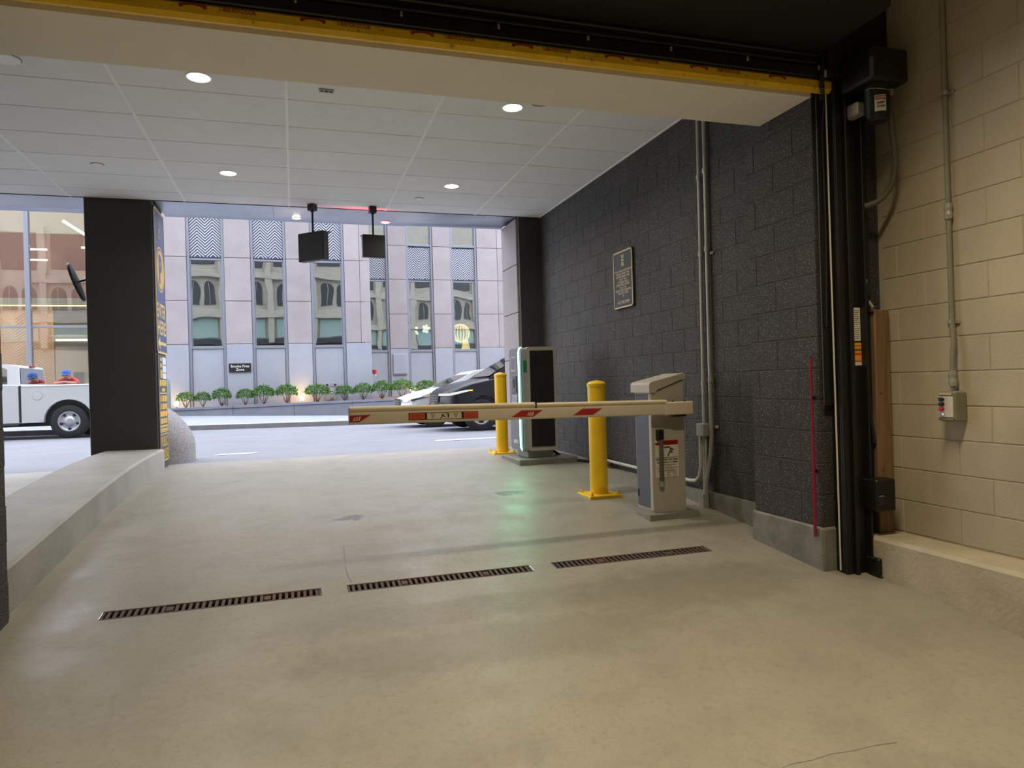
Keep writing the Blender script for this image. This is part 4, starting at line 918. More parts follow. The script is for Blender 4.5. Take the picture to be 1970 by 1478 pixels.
# right hand guide
gd = MB(c).cbox(3.285,3.455,3.585,3.60,-1.30,2.05,.003).build('guide', MT['black'], dr)
MB(c).cbox(3.285,3.30,3.60,3.68,-1.30,2.05,.002).build('guide_flange', MT['black'], gd); MB(c).cbox(3.21,3.285,3.655,3.668,-.2,2.05,.002).build('guide_flange', MT['black'], gd)
MB(c).cbox(3.440,3.455,3.54,3.585,-1.30,2.05,.002).build('guide_flange', MT['black'], gd); MB(c).cbox(3.34,3.37,3.56,3.585,-1.30,2.05,.004).build('guide_flange', MT['black'], gd)
MB(c).tube([(3.262,3.63,1.77),(3.266,3.63,.6),(3.272,3.63,-.4),(3.276,3.63,-1.245)],.0055,6).build('weather_strip', MT['paper'], gd)
MB(c).cbox(3.455,3.56,3.62,3.665,-1.0,2.05,.004).build('wall_angle', MT['blackmatte'], gd)
# stickers on the guide
s1 = MB(c).box(3.385,3.437,3.5825,3.586,.205,.415).build('sticker', MT['paper'], gd); tag(s1,'tall white instruction sticker')
for k in range(15): MB(c).box(3.391,3.431-.006*(k%3),3.5818,3.583,.398-.0125*k-.004,.398-.0125*k).build('print_line', MT['red'] if k == 0 else (MT['ink'] if k == 4 else MT['joint']), s1)
s2 = MB(c).box(3.385,3.442,3.5825,3.586,.050,.193).build('sticker', MT['amber'], gd); tag(s2,'yellow and orange service sticker')
for (z0,z1,mt) in ((.170,.178,MT['orange']),(.115,.130,MT['orange']),(.072,.082,MT['orange']),(.050,.071,MT['paper']),(.150,.155,MT['ink']),(.142,.146,MT['ink'])): MB(c).box(3.387,3.440,3.5818,3.583,z0,z1).build('print_band', mt, s2)
# limit boxes on the guide
for (z0,z1,y1,lab) in ((-.865,-.665,3.585,'upper'),(-1.36,-1.155,3.585,'lower')):
    bx = MB(c).cbox(3.425,3.575,3.475,y1,z0,z1,.008).build('sensor_housing', MT['black'], gd)
    MB(c).cbox(3.435,3.475,3.468,3.477,z0+.04,z0+.10,.002).build('latch', MT['blackplastic'], bx); MB(c).box(3.437,3.473,3.466,3.469,z0+.098,z0+.102).build('latch_edge', MT['pipe'], bx)
# white tag on the bar, coiled cable
tg = MB(c); tg.add([(3.215,3.592,1.86),(3.238,3.592,1.86),(3.250,3.592,1.905),(3.226,3.592,1.905),(3.215,3.596,1.86),(3.238,3.596,1.86),(3.250,3.596,1.905),(3.226,3.596,1.905)],[(0,1,2,3),(0,1,5,4),(1,2,6,5),(2,3,7,6),(3,0,4,7)]); tg.build('paper_tag', MT['paper'], dr)
m = MB(c); P = [(3.195+.012*math.cos(t*1.0),3.585+.012*math.sin(t*1.0),1.93-.0022*t) for t in range(0,100)]; m.tube([(3.195,3.59,2.05)]+P+[(3.20,3.60,1.5),(3.225,3.62,.9),(3.23,3.64,.3)],.005,5); m.build('coiled_cable', MT['rubber'], dr)

# operator motor under the hood end
c = (3.50,3.42,1.60); mo = thing('door_operator', 'black door motor with a danger label and grey hose', 'door motor', c)
MB(c).cbox(3.30,3.585,3.30,3.55,1.74,1.94,.015).build('gearbox', MT['black'], mo)
MB(c).lathe([(.060,1.545),(.070,1.56),(.072,1.735),(.078,1.745),(.078,1.78)],(3.455,3.42,0),24).build('motor', MT['black'], mo, True)
MB(c).lathe([(.050,1.533),(.064,1.545)],(3.455,3.42,0),24).build('motor_cap', MT['blackplastic'], mo)
lab_ = MB(c); P = []; n = 8
for i in range(n+1):
    a = -2.09-.45+.90*i/n
    for z in (1.577,1.675): P.append((3.455+.0735*math.cos(a),3.42+.0735*math.sin(a),z))
lab_.add(P,[(2*i,2*i+2,2*i+3,2*i+1) for i in range(n)]); lb_ = lab_.build('danger_label', MT['paper'], mo)
m = MB(c); P = []
for i in range(n+1):
    a = -2.09-.39+.78*i/n
    for z in (1.645,1.670): P.append((3.455+.0742*math.cos(a),3.42+.0742*math.sin(a),z))
m.add(P,[(2*i,2*i+2,2*i+3,2*i+1) for i in range(n)]); m.build('label_heading', MT['red'], lb_)
FA = -2.09; q = lambda z: (3.455+.0752*math.cos(FA),3.42+.0752*math.sin(FA),z)
for t_,mt,z,wd,h_ in (('DANGER',MT['paper'],1.6575,.050,.013),('KEEP',MT['ink'],1.627,.042,.012),('CLOSED',MT['ink'],1.605,.046,.011)):
    to = text(t_, mt, lb_, q(z), '-Y', wd, h_, bold=.03, off=c); to.rotation_euler = (PI/2,0,FA+PI/2)
MB(c).lathe([(.020,1.70),(.024,1.72),(.024,1.755)],(3.555,3.42,0),12).build('hose_fitting', MT['pipe'], mo)
MB(c).tube([(3.555,3.42,1.74),(3.555,3.42,1.60),(3.566,3.42,1.50),(3.585,3.42,1.36),(3.592,3.43,1.26),(3.595,3.46,1.17),(3.57,3.50,1.105),(3.54,3.53,1.075),(3.50,3.57,1.06),(3.45,3.60,1.065)],.0185,12).build('hose', MT['hose'], mo, True)
MB(c).cbox(3.36,3.44,3.48,3.60,1.60,1.68,.01).build('bracket', MT['pipe'], mo)
MB(c).tube([(3.455+.0745*math.cos(t),3.42+.0745*math.sin(t),1.715+.01*math.cos(t*2)) for t in [-3.3+2.4*i/14 for i in range(15)]],.002,5).build('wire', MT['pipe'], mo)

# thin pipe with valve beside the guide
c = (3.50,3.60,.0); o = thing('thin_pipe', 'thin grey conduit with a black coupling beside the door guide', 'conduit', c)
MB(c).tube([(3.495,3.600,1.55),(3.497,3.600,.58)],.009,10).build('pipe', MT['pipegreen'], o); MB(c).tube([(3.497,3.600,.42),(3.499,3.600,.13)],.008,10).build('pipe', MT['pipegreen'], o)
MB(c).lathe([(.013,.56),(.016,.58),(.016,.60)],(3.497,3.600,0),10).build('coupling', MT['pipe'], o)
MB(c).cbox(3.478,3.520,3.575,3.615,.44,.57,.006).build('switch_body', MT['black'], o); MB(c).lathe([(.018,0),(.018,-.02)],(3.475,3.575,.515),14,'Y').build('switch_knob', MT['black'], o)
MB(c).tube([(3.50,3.60,.14),(3.50,3.60,.0),(3.51,3.60,-.25),(3.54,3.60,-.45)],.012,8).build('cable', MT['rubber'], o)
MB(c).tube([(3.505,3.585,.46),(3.525,3.57,.42),(3.53,3.58,.41)],.010,8).build('elbow', MT['pipe'], o)
# timber board standing on the kerb
c = (3.60,3.61,-1.028); o = thing('timber_board', 'upright rough timber board standing on the cream kerb', 'board', c)
MB(c).cbox(3.553,3.672,3.585,3.640,-1.028,.405,.005).build('plank', MT['wood'], o); MB(c).cbox(3.645,3.685,3.600,3.652,-1.028,.398,.004).build('edge_strip', MT['wood'], o)
for z in (-.13,-.62): MB(c).lathe([(.012,0),(.010,-.002)],(3.59,3.585,z),12,'Y').build('knot', MT['stemm'], o)
# red rod on the pilaster
c = (3.185,3.727,-1.04); o = thing('red_rod', 'thin dark red rod standing against the dark pilaster', 'rod', c)
MB(c).tube([(3.178,3.735,.11),(3.178,3.733,-.45)],.0085,8).build('upper_rod', MT['magenta'], o); MB(c).tube([(3.178,3.733,-.45),(3.172,3.728,-1.04)],.0105,8).build('lower_rod', MT['magenta'], o)
for z in (-.15,-.62): MB(c).cbox(3.172,3.20,3.722,3.745,z-.012,z+.012,.003).build('clip', MT['black'], o)
MB(c).tube([(3.178,3.735,.11),(3.18,3.72,.13),(3.19,3.70,.135),(3.20,3.68,.135)],.003,5).build('wire', MT['black'], o)

# conduit and push button station on the cream wall
c = (3.675,3.125,-.08); o = thing('wall_conduit', 'grey-green conduit running down the cream wall to the button box', 'conduit', c)
MB(c).tube([(3.678,3.155,2.75),(3.678,3.150,2.1),(3.678,3.145,.93)],.0145,12).build('pipe', MT['pipegreen'], o, True); MB(c).tube([(3.678,3.145,.93),(3.675,3.14,.30),(3.668,3.125,.17),(3.655,3.125,.09),(3.652,3.125,-.10)],.0145,12).build('pipe', MT['pipegreen'], o, True)
for z in (.93,-.045): MB(c).lathe([(.022,z-.045),(.024,z-.02),(.020,z),(.024,z+.02),(.022,z+.045)],(3.676 if z > 0 else 3.652,3.145 if z > 0 else 3.125,0),12).build('coupling', MT['pipe'], o)
for z in (1.62,.285): MB(c).cbox(3.688,3.702,3.105,3.185,z-.012,z+.012,.003).build('strap', MT['pipe'], o); MB(c).lathe([(.019,z-.012),(.019,z+.012)],(3.676,3.145,0),12).build('strap', MT['pipe'], o)
c = (3.65,3.125,-.30); o = thing('button_station', 'grey push button box with two black and one red button', 'button box', c)
bd = MB(c).cbox(3.605,3.70,3.075,3.185,-.295,-.118,.010).build('box', MT['pipegreen'], o)
MB(c).cbox(3.599,3.607,3.085,3.176,-.270,-.150,.003).build('face_plate', MT['paper'], o); MB(c).cbox(3.598,3.607,3.09,3.172,-.143,-.127,.002).build('name_plate', MT['gold'], o)
for z,mt in ((-.165,MT['black']),(-.193,MT['black']),(-.221,MT['red'])): MB(c).lathe([(.008,0),(.008,-.012),(.0125,-.014),(.0125,-.026),(.009,-.030)],(3.600,3.145,z),16,'X').build('button', mt, o)
MB(c).lathe([(.011,0),(.011,-.004),(.008,-.006)],(3.600,3.145,-.251),16,'X').build('key_switch', MT['chrome'], o)
for (y,z) in ((3.083,-.283),(3.177,-.283)): MB(c).lathe([(.005,0),(.004,-.003)],(3.606,y,z),8,'X').build('screw', MT['black'], o)

# conduits on the dark wall
c = (3.37,5.2,-1.1); o = thing('conduit_run', 'pair of grey conduits climbing the dark block wall behind the barrier', 'conduit', c); XW = 3.372
p1 = MB(c).tube([(XW,5.262,ZC+.02),(XW,5.268,1.1),(XW,5.285,-.40)],.0155,12).build('pipe', MT['pipe'], o, True)
p2 = MB(c).tube([(XW,5.165,ZC+.02),(XW,5.17,1.1),(XW,5.175,.2),(XW,5.178,-.50),(XW,5.20,-.66),(XW-.012,5.245,-.86),(XW-.024,5.25,-.94),(XW-.024,5.25,-1.10)],.0175,12).build('pipe', MT['pipe'], o, True)
for y,ys2 in ((5.264,5.167),): 
    for z in (1.72,1.06,-.05): MB(c).lathe([(.021,z-.02),(.021,z+.02)],(XW,5.268 if z > .5 else 5.28,0),12).build('coupling', MT['pipe'], o); MB(c).lathe([(.023,z+.01),(.023,z+.05)],(XW,5.17,0),12).build('coupling', MT['pipe'], o)
for z in (1.05,-.42): MB(c).cbox(3.388,3.40,5.11,5.15,z-.012,z+.012,.003).build('strap', MT['pipe'], o); MB(c).tube([(3.388,5.125,z),(3.376,5.125,z)],.006,8).build('strap_bolt', MT['pipe'], o)
jb = MB(c).cbox(3.325,3.398,5.225,5.345,-.505,-.395,.006).build('junction_box', MT['grey'], o)
MB(c).tube([(XW,5.30,-.505),(XW,5.30,-.70),(XW-.008,5.295,-.84),(XW-.022,5.275,-.97),(XW-.022,5.275,-1.10)],.012,10).build('pipe', MT['pipe'], o, True); MB(c).tube([(XW,5.265,-.505),(XW,5.265,-.66),(XW-.006,5.28,-.84),(XW-.016,5.262,-.97),(XW-.016,5.262,-1.10)],.010,10).build('pipe', MT['pipe'], o, True)
MB(c).tube([(XW-.026,5.255,-1.12),(XW-.026,5.255,-1.0)],.026,12).build('sleeve', MT['grey'], o)
c = (3.37,6.3,-.92); o = thing('low_conduit', 'pale conduit running along the foot of the dark block wall', 'conduit', c)
MB(c).tube([(XW-.012,7.35,-.905),(XW-.012,6.4,-.912),(XW-.012,5.52,-.915),(XW-.012,5.42,-.905),(XW-.012,5.36,-.86),(XW-.012,5.335,-.76),(XW-.012,5.33,-.505)],.0165,12).build('pipe', M('pale_conduit',(.52,.50,.44),.4), o, True)
for y in (6.9,6.3,5.62): MB(c).lathe([(.020,y-.01),(.020,y+.01)],(XW-.012,0,-.912),12,'Y').build('strap', MT['pipe'], o)

# plaque
c = (3.385,6.77,.77); s = thing('wall_plaque', 'dark plaque with gold border and gold lettering on the block wall', 'plaque', c); XP = 3.378
MB(c).cbox(XP,3.398,6.548,6.992,.770,1.378,.004).build('panel', MT['plaque'], s)
for (a,b,z0,z1) in ((6.548,6.992,.770,.786),(6.548,6.992,1.362,1.378),(6.548,6.562,.770,1.378),(6.978,6.992,.770,1.378)): MB(c).box(XP-.004,XP+.004,a,b,z0,z1).build('border', MT['gold'], s)
for (z0,z1) in ((1.30,1.335),(1.265,1.29),(1.215,1.255)):
    for a in (6.742,6.757,6.772,6.787): MB(c).box(XP-.002,XP+.002,a,a+.010,z0,z1).build('emblem_bar', MT['gold'], s)
LN = [('IF YOU NEED ASSISTANCE,',.40),('PLEASE PRESS THE',.30),('BUTTON BEHIND THE',.31),("'HELP' TAG.",.18),('IF THERE IS NO',.23),('RESPONSE, PLEASE',.30),('CALL THE',.15),('UNION TRUST BUILDING',.36),('SECURITY DESK',.24),('AT',.04)]
for k,(t_,w_) in enumerate(LN): text(t_, MT['gold'], s, (XP-.001,6.77,1.165-.0295*k), '-X', w_, .020, bold=.02, off=c)
text('412.745.7599', MT['gold'], s, (XP-.001,6.77,.832), '-X', .27, .032, bold=.02, off=c)

# ================================================================== STRIP LIGHTS OF THE GARAGE
for x,y,lab,pw in ((1.9,2.2,'ceiling strip light over the garage side of the door',.62),(-1.0,-1.0,'ceiling strip light further inside the garage',1.8)):
    c = (x,y,2.62); o = thing('strip_light', lab, 'ceiling light', c, 0, 'garage strip lights')
    MB().cbox(-.62,.62,-.07,.07,.05,.13,.01).build('housing', MT['tee'], o)
    for sy in (-.035,.035): MB().tube([(-.58,sy,.03),(.58,sy,.03)],.013,10).build('tube', EMI['tube'], o)
    l = bpy.data.lights.new('strip_lamp','AREA'); l.shape = 'RECTANGLE'; l.size = 1.15; l.size_y = .1; l.energy = STRIP_POWER*pw; l.color = LAMP_WARM; l.spread = math.radians(118)
    tag(link('strip_lamp', l, o, (0,0,.01)), kind='helper')

# ================================================================== VEHICLES
def wheel(par, x, y, z, r, out, steel=False, wd=.22):
    """out = -1: outer face looks to -Y"""
    ty = MB().lathe([(r*.60,0),(r*.90,-.012*1),(r,.03),(r,wd-.03),(r*.9,wd),(r*.6,wd),(r*.58,.12),(r*.60,0)],(0,0,0),32,'Y',False).mesh('tyre')
    o = link('wheel', ty, par, (x,y,z)); ty.materials.append(MT['tyre'])
    if out > 0: o.rotation_euler = (0,0,PI)
    for p in ty.polygons: p.use_smooth = True
    ri = MB().lathe([(r*.62,.03),(r*.60,.005),(r*.54,.0),(r*.50,.03),(r*.40,.045),(r*.26,.02),(r*.24,.0),(r*.10,-.006),(r*.01,-.006)],(0,0,0),32,'Y',False).mesh('rim'); ri.materials.append(MT['rim'])
    for p in ri.polygons: p.use_smooth = True
    link('rim', ri, o)
    for k in range(5):
        a = 2*PI*k/5+PI/2+PI/5
        if steel: MB().lathe([(.032,.0),(.032,.05)],(r*.44*math.cos(a),.028-.012,r*.44*math.sin(a)),10,'Y').build('hand_hole', MT['tyre'], o)
        else: MB().lathe([(.055,.0),(.055,.05)],(r*.42*math.cos(a),.018,r*.42*math.sin(a)),8,'Y').build('spoke_gap', MT['tyre'], o)
    return o
def arc_low(x0, x1, zb, arches):
    """lower outline from x0 to x1 at zb with semicircular wheel cut-outs"""
    P = [(x0,zb)]
    for (xc,zc,ra) in arches:
        a0 = math.asin(max(-1,min(1,(zb-zc)/ra)))
        for i in range(13): t = PI-a0-(PI-2*a0)*i/12; P.append((xc+ra*math.cos(t),zc+ra*math.sin(t)))
    P.append((x1,zb)); return P
def nose(y, W_, k=.30): return k*abs(2*y/W_-1)**3.2
def slabbed(par, name, poly, W_, mat, edge=.05, ins=.035, y0=0, plan=0):
    zs = [p[1] for p in poly]; xs_ = [p[0] for p in poly]; xa,xb = min(xs_),max(xs_); sx = 1-2*ins/(xb-xa); szz = 1-2*ins/(max(zs)-min(zs)); mx_,mz_ = (xa+xb)/2,(max(zs)+min(zs))/2
    P = []; F = []; n = len(poly)
    half = [(0,1),(edge*.35,.35),(edge,0)]+([(.28,0),(.55,0)] if plan else [])
    sl = half+[(W_-y,q) for y,q in half[::-1]]
    for (y,q) in sl:
        for (x,z) in poly:
            X_ = mx_+(x-mx_)*(1-(1-sx)*q); Z_ = mz_+(z-mz_)*(1-(1-szz)*q)
            if plan: X_ += nose(y,W_,plan)*max(0,1-(x-xa)/.9) - nose(y,W_,plan)*.6*max(0,1-(xb-x)/.6)
            P.append((X_,y0+y,Z_))
    for i in range(len(sl)-1):
        for k in range(n): F.append((i*n+k,i*n+(k+1)%n,(i+1)*n+(k+1)%n,(i+1)*n+k))
    F += [tuple(range(n)), tuple((len(sl)-1)*n+k for k in range(n))]
    m = MB().add(P,F); return m.build(name, mat, par, True)
def house(par, name, poly, W_, mat, zbelt, tumble=.28, y0=0):
    P = [(x,y0+.03+tumble*(z-zbelt),z) for x,z in poly]+[(x,y0+W_-.03-tumble*(z-zbelt),z) for x,z in poly]; n = len(poly)
    F = [tuple(range(n)),tuple(range(2*n-1,n-1,-1))]+[(i,(i+1)%n,n+(i+1)%n,n+i) for i in range(n)]
    return MB().add(P,F).build(name, mat, par, False)
def side_pane(par, pts, W_, zbelt, tumble=.28, mat=None, y0=0, d=.004):
    for sgn in (0,1):
        P = [(x,(y0+.03+tumble*(z-zbelt)-d) if sgn == 0 else (y0+W_-.03-tumble*(z-zbelt)+d),z) for x,z in pts]
        P2 = [(x,y+(.002 if sgn == 0 else -.002),z) for x,y,z in P]; n = len(pts)
        MB().add(P+P2,[tuple(range(n)),tuple(range(2*n-1,n-1,-1))]+[(i,(i+1)%n,n+(i+1)%n,n+i) for i in range(n)]).build('side_window', mat or MT['carglass'], par)
def suv(name, lab, loc, paint, H=1.0, hood=((0.0,.52),(.0,.74),(.06,.88),(.16,.95),(.55,1.06),(1.15,1.16)), roof=((1.95,1.66),(2.5,1.73),(3.5,1.71),(4.2,1.62)), rear=((4.60,1.18),(4.72,.95),(4.72,.50),(4.62,.34)), ax=(.90,3.78), r=.365, headl=None, W_=1.9):
    o = thing(name, lab, 'car', loc)
    low = arc_low(.10,rear[-1][0],.30,[(ax[0],r,r+.055),(ax[1],r,r+.055)])
    belt = list(hood)+[(2.3,hood[-1][1]+.02),(4.0,hood[-1][1]+.05)]+list(rear[:1])
    poly = [(.03,.40)]+belt+list(rear[1:])+low[::-1]
    slabbed(o,'body',poly,W_,paint,.10,.045,0,.32)
    zb = hood[-1][1]-.01; g = [(hood[-1][0]-.05,zb)]+list(roof)+[(rear[0][0]-.05,zb)]
    house(o,'cabin',g,W_,paint,zb,.30)
    xa = hood[-1][0]; zr = roof[0][1]
    side_pane(o,[(xa+.28,zb+.05),(roof[0][0]+.05,zr-.10),(2.72,roof[1][1]-.10),(2.72,zb+.05)],W_,zb,.30); side_pane(o,[(2.80,zb+.05),(2.80,roof[1][1]-.10),(3.6,roof[2][1]-.12),(3.75,zb+.06)],W_,zb,.30)
    # windshield
    x0,z0 = hood[-1][0]-.02,zb+.04; x1,z1 = roof[0][0]-.06,zr-.05; d = .012
    y = lambda z: .03+.30*(z-zb)+.09
    MB().add([(x0-d,y(z0),z0+d),(x0-d,W_-y(z0),z0+d),(x1-d,W_-y(z1),z1+d),(x1-d,y(z1),z1+d)],[(0,1,2,3)]).build('windshield', MT['carglass'], o)
    hz = hood[2][1]; hx = hood[1][0]
    def front_strip(name, ya, yb, z0, z1, mat, d=.012, n=10, dx0=0, dx1=0):
        P = []
        for i in range(n+1):
            y_ = ya+(yb-ya)*i/n
            xx = hx+nose(y_,W_,.32)*.93-d+(.02 if y_ < .1 or y_ > W_-.1 else 0)
            P += [(xx+dx0,y_,z0),(xx+dx1,y_,z1),(xx+.05,y_,z0),(xx+.05,y_,z1)]
        F = []
        for i in range(n): q = i*4; F += [(q,q+4,q+5,q+1),(q,q+4,q+6,q+2),(q+1,q+5,q+7,q+3)]
        MB().add(P,F).build(name, mat, o)
    front_strip('grille',.42,W_-.42,hz-.22,hz-.02,MT['blackplastic'],.012,8,0,.02); front_strip('lower_grille',.25,W_-.25,.36,.48,MT['blackplastic'],.012)
    for k in range(3): front_strip('grille_bar',.45,W_-.45,hz-.19+.05*k,hz-.175+.05*k,MT['joint'],.018,8)
    for yy in (.012,W_-.012):
        s_ = 1 if yy < 1 else -1
        ya,yb = (.075,.40) if s_ > 0 else (W_-.40,W_-.075)
        front_strip('headlight',ya,yb,hz-.085,hz-.035,EMI['head'] if headl else MT['chrome'],.016,8,0,.015)
        P = [(hx+.24,yy-.012*s_,hz-.080),(hx+.62,yy-.016*s_,hz-.0),(hx+.58,yy-.016*s_,hz+.035),(hx+.22,yy-.012*s_,hz-.03)]; Q = [(p[0],p[1]+.05*s_,p[2]) for p in P]
        MB().add(P+Q,[(0,1,2,3),(0,1,5,4),(1,2,6,5),(2,3,7,6),(3,0,4,7)]).build('headlight', EMI['head'] if headl else MT['chrome'], o)
        MB().cbox(.60,.72,yy-.02,yy+.02,hz+.005,hz+.035,.006).build('turn_signal', EMI['turn'] if headl else EMI['amber'], o)
        m_y = yy-.17*s_; MB().cbox(1.55,1.75,min(yy+.01*s_,m_y),max(yy+.01*s_,m_y),zb+.03,zb+.17,.03).build('mirror', paint, o)
        for xx in (1.55,2.76): MB().cbox(xx-.004,xx+.004,yy-.012,yy+.012,.42,zb-.02,.002).build('door_seam', MT['black'], o)
        for xx in (2.45,3.45): MB().cbox(xx-.10,xx+.10,yy-.02*s_-.01,yy-.02*s_+.01,zb-.15,zb-.12,.005).build('door_handle', MT['chrome'], o)
        MB().cbox(ax[0]+r+.08,ax[1]-r-.08,yy-.012,yy+.012,.30,.36,.006).build('sill', MT['blackplastic'], o)
    MB().box(.2,4.5,.15,W_-.15,.22,.32).build('underbody', MT['black'], o)
    for xx in ax: 
        MB().cbox(xx-r-.05,xx+r+.05,.06,W_-.06,.32,.78,.02).build('wheel_well', MT['black'], o)
        wheel(o,xx,.015,r,r,-1); wheel(o,xx,W_-.015,r,r,1)
    return o
suv('dark_suv', 'dark grey SUV driving past behind the far yellow bollard', (2.98,14.75,sz(3.9,15.6)), MT['cargrey'], headl=True)
suv('white_car', 'white crossover car behind the dark grey SUV', (2.50,17.35,sz(3.4,18.2)), MT['carwhite'], hood=((0.0,.50),(.02,.66),(.12,.76),(.30,.83),(.75,.93),(1.12,1.0)), roof=((1.95,1.40),(2.5,1.47),(3.3,1.46),(4.0,1.36)), rear=((4.45,1.05),(4.55,.90),(4.55,.50),(4.45,.34)), ax=(.86,3.60), r=.34)

# pickup truck: local origin under the rear axle on the near side
TL = (-5.05,18.75,sz(-5.05,19.2)); W_ = 1.9
tk = thing('pickup_truck', 'white pickup truck parked across the street by the glass lobby', 'truck', TL)
R_ = .40; RA = .51
bed_poly = [(-.95,1.235)]+[(1.20,1.262),(1.22,1.20),(1.20,.55)]+arc_low(-.95,1.2,.40,[(0,.41,RA)])[::-1]
for y0,y1 in ((0,.12),(W_-.12,W_)):
    n = len(bed_poly); P = [(x,y0,z) for x,z in bed_poly]+[(x,y1,z) for x,z in bed_poly]
    MB().add(P,[tuple(range(n)),tuple(range(2*n-1,n-1,-1))]+[(i,n+i,n+(i+1)%n,(i+1)%n) for i in range(n)]).build('bed_side', MT['carwhite'], tk)
    MB().cbox(-.95,1.22,y0-.008,y1+.008,1.215,1.27,.02).build('bed_rail', MT['carwhite'], tk)
    yy = -.012 if y0 == 0 else W_-.02
    m = MB(); P = []
    for i in range(17):
        t = PI*i/16*.98+.03
        for rr in (RA,RA+.055): P += [(rr*math.cos(t),yy,.41+rr*math.sin(t)),(rr*math.cos(t),yy+.03,.41+rr*math.sin(t))]
    F = []
    for i in range(16): a = i*4; F += [(a,a+4,a+6,a+2),(a+1,a+5,a+7,a+3),(a,a+4,a+5,a+1),(a+2,a+6,a+7,a+3)]
    m.add(P,F); m.build('arch_flare', MT['carwhite'], tk)
MB().box(-.95,1.2,.12,W_-.12,.62,.68).build('bed_floor', MT['blackplastic'], tk); MB().cbox(1.14,1.21,.12,W_-.12,.60,1.25,.015).build('tailgate', MT['carwhite'], tk); MB().cbox(-.95,-.90,.12,W_-.12,.62,1.24,.01).build('bed_front', MT['carwhite'], tk)
MB().cbox(1.20,1.36,.05,W_-.05,.50,.66,.03).build('rear_bumper', MT['chrome'], tk)
MB().box(-.6,.6,.13,W_-.13,.40,.95).build('wheel_well', MT['black'], tk); MB().box(-4.6,1.1,.35,W_-.35,.30,.50).build('chassis', MT['black'], tk)
cab = arc_low(-4.90,-.98,.385,[(-3.72,.41,RA)]); poly = [(-4.92,.60),(-4.95,.95),(-4.88,1.20),(-4.6,1.27),(-3.35,1.33),(-.98,1.285)]+cab[::-1]
slabbed(tk,'cab_body',poly,W_,MT['carwhite'],.06,.02)
zb = 1.28; hp = [(-3.35,zb),(-2.75,1.74),(-2.3,1.775),(-1.25,1.765),(-1.02,1.72),(-.98,zb)]
house(tk,'cab_roof',hp,W_,MT['carwhite'],zb,.20)
side_pane(tk,[(-3.08,zb+.03),(-2.70,1.66),(-2.15,1.69),(-2.15,zb+.03)],W_,zb,.20,MT['truckglass']); side_pane(tk,[(-2.05,zb+.03),(-2.05,1.69),(-1.30,1.68),(-1.24,1.64),(-1.22,zb+.03)],W_,zb,.20,MT['truckglass'])
yy = lambda z: .03+.20*(z-zb)+.07
MB().add([(-.968,yy(1.31),1.31),(-.968,W_-yy(1.31),1.31),(-1.0,W_-yy(1.68),1.68),(-1.0,yy(1.68),1.68),(-.974,yy(1.31),1.31),(-.974,W_-yy(1.31),1.31),(-1.006,W_-yy(1.68),1.68),(-1.006,yy(1.68),1.68)],[(0,1,2,3),(4,5,6,7),(0,1,5,4),(2,3,7,6)]).build('rear_window', GL('truck_rear_glass',(.05,.06,.06),.5), tk)
MB().cbox(-1.03,-.97,W_/2-.14,W_/2+.14,1.705,1.755,.008).build('brake_light', EMI['brake'], tk)
MB().cbox(-.985,-.945,-.004,.02,.42,1.26,.004).build('cab_gap', MT['black'], tk)
for x in (-2.10,-1.32): MB().cbox(x-.004,x+.004,-.003,.012,.45,1.28,.002).build('door_seam', MT['joint'], tk)
for x in (-1.42,-2.45): MB().cbox(x-.10,x+.06,-.03,.01,1.10,1.135,.008).build('door_handle', MT['blackplastic'], tk)
MB().lathe([(.095,0),(.095,-.006),(.088,-.008)],(-.62,.0,1.02),24,'Y').build('fuel_door', MT['carwhite'], tk); MB().lathe([(.10,0),(.10,-.002)],(-.62,.0,1.02),24,'Y').build('fuel_door_gap', MT['joint'], tk)
MB().cbox(-3.1,-1.0,-.02,.05,.33,.385,.01).build('rocker', MT['blackplastic'], tk); MB().cbox(-4.97,-4.9,.2,W_-.2,.65,1.1,.03).build('grille', MT['blackplastic'], tk); MB().cbox(-5.05,-4.9,.03,W_-.03,.48,.66,.03).build('front_bumper', MT['chrome'], tk)
MB().cbox(-2.95,-2.82,-.22,-.02,1.33,1.60,.03).build('mirror', MT['blackplastic'], tk)
for x in (0,-3.72): wheel(tk,x,.03,R_,R_,-1,True,.24); wheel(tk,x,W_-.03,R_,R_,1,True,.24)

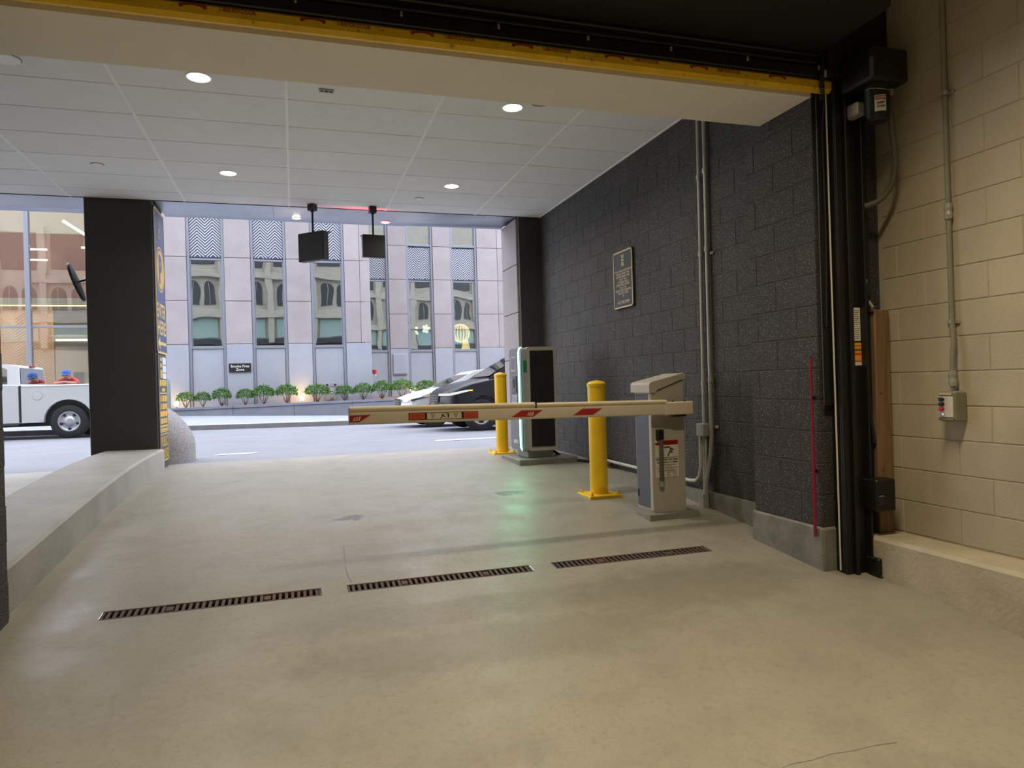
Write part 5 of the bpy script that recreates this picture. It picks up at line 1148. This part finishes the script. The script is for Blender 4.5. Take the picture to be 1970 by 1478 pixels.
# ================================================================== PERSON LEANING ON THE TRUCK BED
PX,PY = -5.66,21.05; PZ = wz(PX,21.2); c = (PX,PY+.2,PZ)
pe = thing('person', 'person in a red shirt and blue cap leaning on the truck bed', 'person', c)
V = []; E_ = []; RAD = []
def pv(x, y, z, r, par=None):
    V.append((PX+x-c[0],PY+y-c[1],z-c[2])); RAD.append(r); i = len(V)-1
    if par is not None: E_.append((par,i))
    return i
zt = lambda h: PZ+h
pel = pv(0,.33,zt(.92),.155); w1 = pv(0,.25,zt(1.05),.15,pel); ch = pv(0,.12,zt(1.19),.17,w1); nk = pv(0,.02,zt(1.30),.075,ch); hd0 = pv(0,-.085,zt(1.325),.072,nk); hd1 = pv(0,-.135,zt(1.385),.098,hd0); hd2 = pv(0,-.13,zt(1.45),.075,hd1)
for s_ in (-1,1):
    sh = pv(.18*s_,.06,zt(1.235),.085,ch); el = pv(.27*s_,-.19,zt(1.16),.055,sh); wr_ = pv(.08*s_,-.30,zt(1.185),.038,el); pm = pv(.02*s_,-.31,zt(1.19),.040,wr_)
    for f in range(4):
        k1 = pv(-.03*s_,-.345+.018*f,zt(1.20+.008*(f%2)),.013,pm); k2 = pv(-.055*s_,-.345+.018*f,zt(1.185),.010,k1)
    t1 = pv(.015*s_,-.30,zt(1.235),.014,pm)
    hp_ = pv(.10*s_,.33,zt(.86),.12,pel); kn = pv(.12*s_,.24,zt(.48),.075,hp_); an = pv(.13*s_,.34,zt(.09),.050,kn); ft = pv(.14*s_,.20,zt(.045),.045,an)
me = bpy.data.meshes.new('body'); me.from_pydata(V,E_,[]); tmp = link('body_skeleton', me)
sk = tmp.modifiers.new('skin','SKIN'); sb = tmp.modifiers.new('sub','SUBSURF'); sb.levels = 1; sb.render_levels = 1
for i,r in enumerate(RAD): me.skin_vertices[0].data[i].radius = (r,r)
me.skin_vertices[0].data[0].use_root = True
bpy.context.view_layer.update(); dg = bpy.context.evaluated_depsgraph_get(); bm_ = bpy.data.meshes.new_from_object(tmp.evaluated_get(dg)); bpy.data.objects.remove(tmp)
bm_.name = 'body'; bm_.materials.clear()
for k in ('shirt','skin','jeans'): bm_.materials.append(MT[k])
for p in bm_.polygons:
    x,y,z = p.center; p.use_smooth = True; yy_ = y+c[1]-PY
    p.material_index = 2 if z < .95 else (1 if (z > 1.285 and yy_ < -.02 and abs(x) < .13) or (yy_ < -.245 and z < 1.28) else 0)
link('body', bm_, pe)
hc = (PX,PY-.135,zt(1.412))
MB(c).lathe([(.112,0),(.112,.03),(.10,.075),(.065,.11),(.01,.125)],hc,20).build('cap', MT['cap'], pe, True)
MB(c).add([(PX-.085,PY-.215,zt(1.414)),(PX+.085,PY-.215,zt(1.414)),(PX+.06,PY-.310,zt(1.385)),(PX-.06,PY-.310,zt(1.385)),(PX-.085,PY-.215,zt(1.426)),(PX+.085,PY-.215,zt(1.426)),(PX+.06,PY-.310,zt(1.393)),(PX-.06,PY-.310,zt(1.393))],[(0,1,2,3),(4,5,6,7),(0,1,5,4),(1,2,6,5),(2,3,7,6),(3,0,4,7)]).build('cap_brim', MT['cap'], pe)
for s_ in (-1,1): MB(c).lathe([(.010,-.004),(.012,0),(.004,.006)],(PX+.035*s_,PY-.228,zt(1.378)),10,'Y').build('eye', MT['ink'], pe); MB(c).lathe([(.004,-.02),(.022,0),(.010,.02)],(PX+.098*s_,PY-.125,zt(1.373)),10,'X').build('ear', MT['skin'], pe)
MB(c).lathe([(.016,0),(.010,.03),(.003,.045)],(PX,PY-.230,zt(1.338)),8).build('nose', MT['skin'], pe); MB(c).cbox(PX-.025,PX+.025,PY-.225,PY-.210,zt(1.305),zt(1.313),.003).build('mouth', MT['shirt'], pe)

# ================================================================== lettering to plain meshes
bpy.context.view_layer.update(); dg = bpy.context.evaluated_depsgraph_get()
for o, w_ in TEXTS:
    ev = o.evaluated_get(dg); me = bpy.data.meshes.new_from_object(ev); mat = o.data.materials[0]
    xs_ = [v.co.x for v in me.vertices]; wd = max(xs_)-min(xs_); cx = (max(xs_)+min(xs_))/2; zsv = [v.co.y for v in me.vertices]; cy = (max(zsv)+min(zsv))/2
    for v in me.vertices: v.co.x = (v.co.x-cx)*((w_/wd) if w_ else 1); v.co.y -= cy
    if not me.materials: me.materials.append(mat)
    par,loc,rot,nm = o.parent,o.location.copy(),o.rotation_euler.copy(),o.name
    cu_ = o.data; bpy.data.objects.remove(o); bpy.data.curves.remove(cu_)
    n_ = link('lettering', me, par, loc); n_.rotation_euler = rot
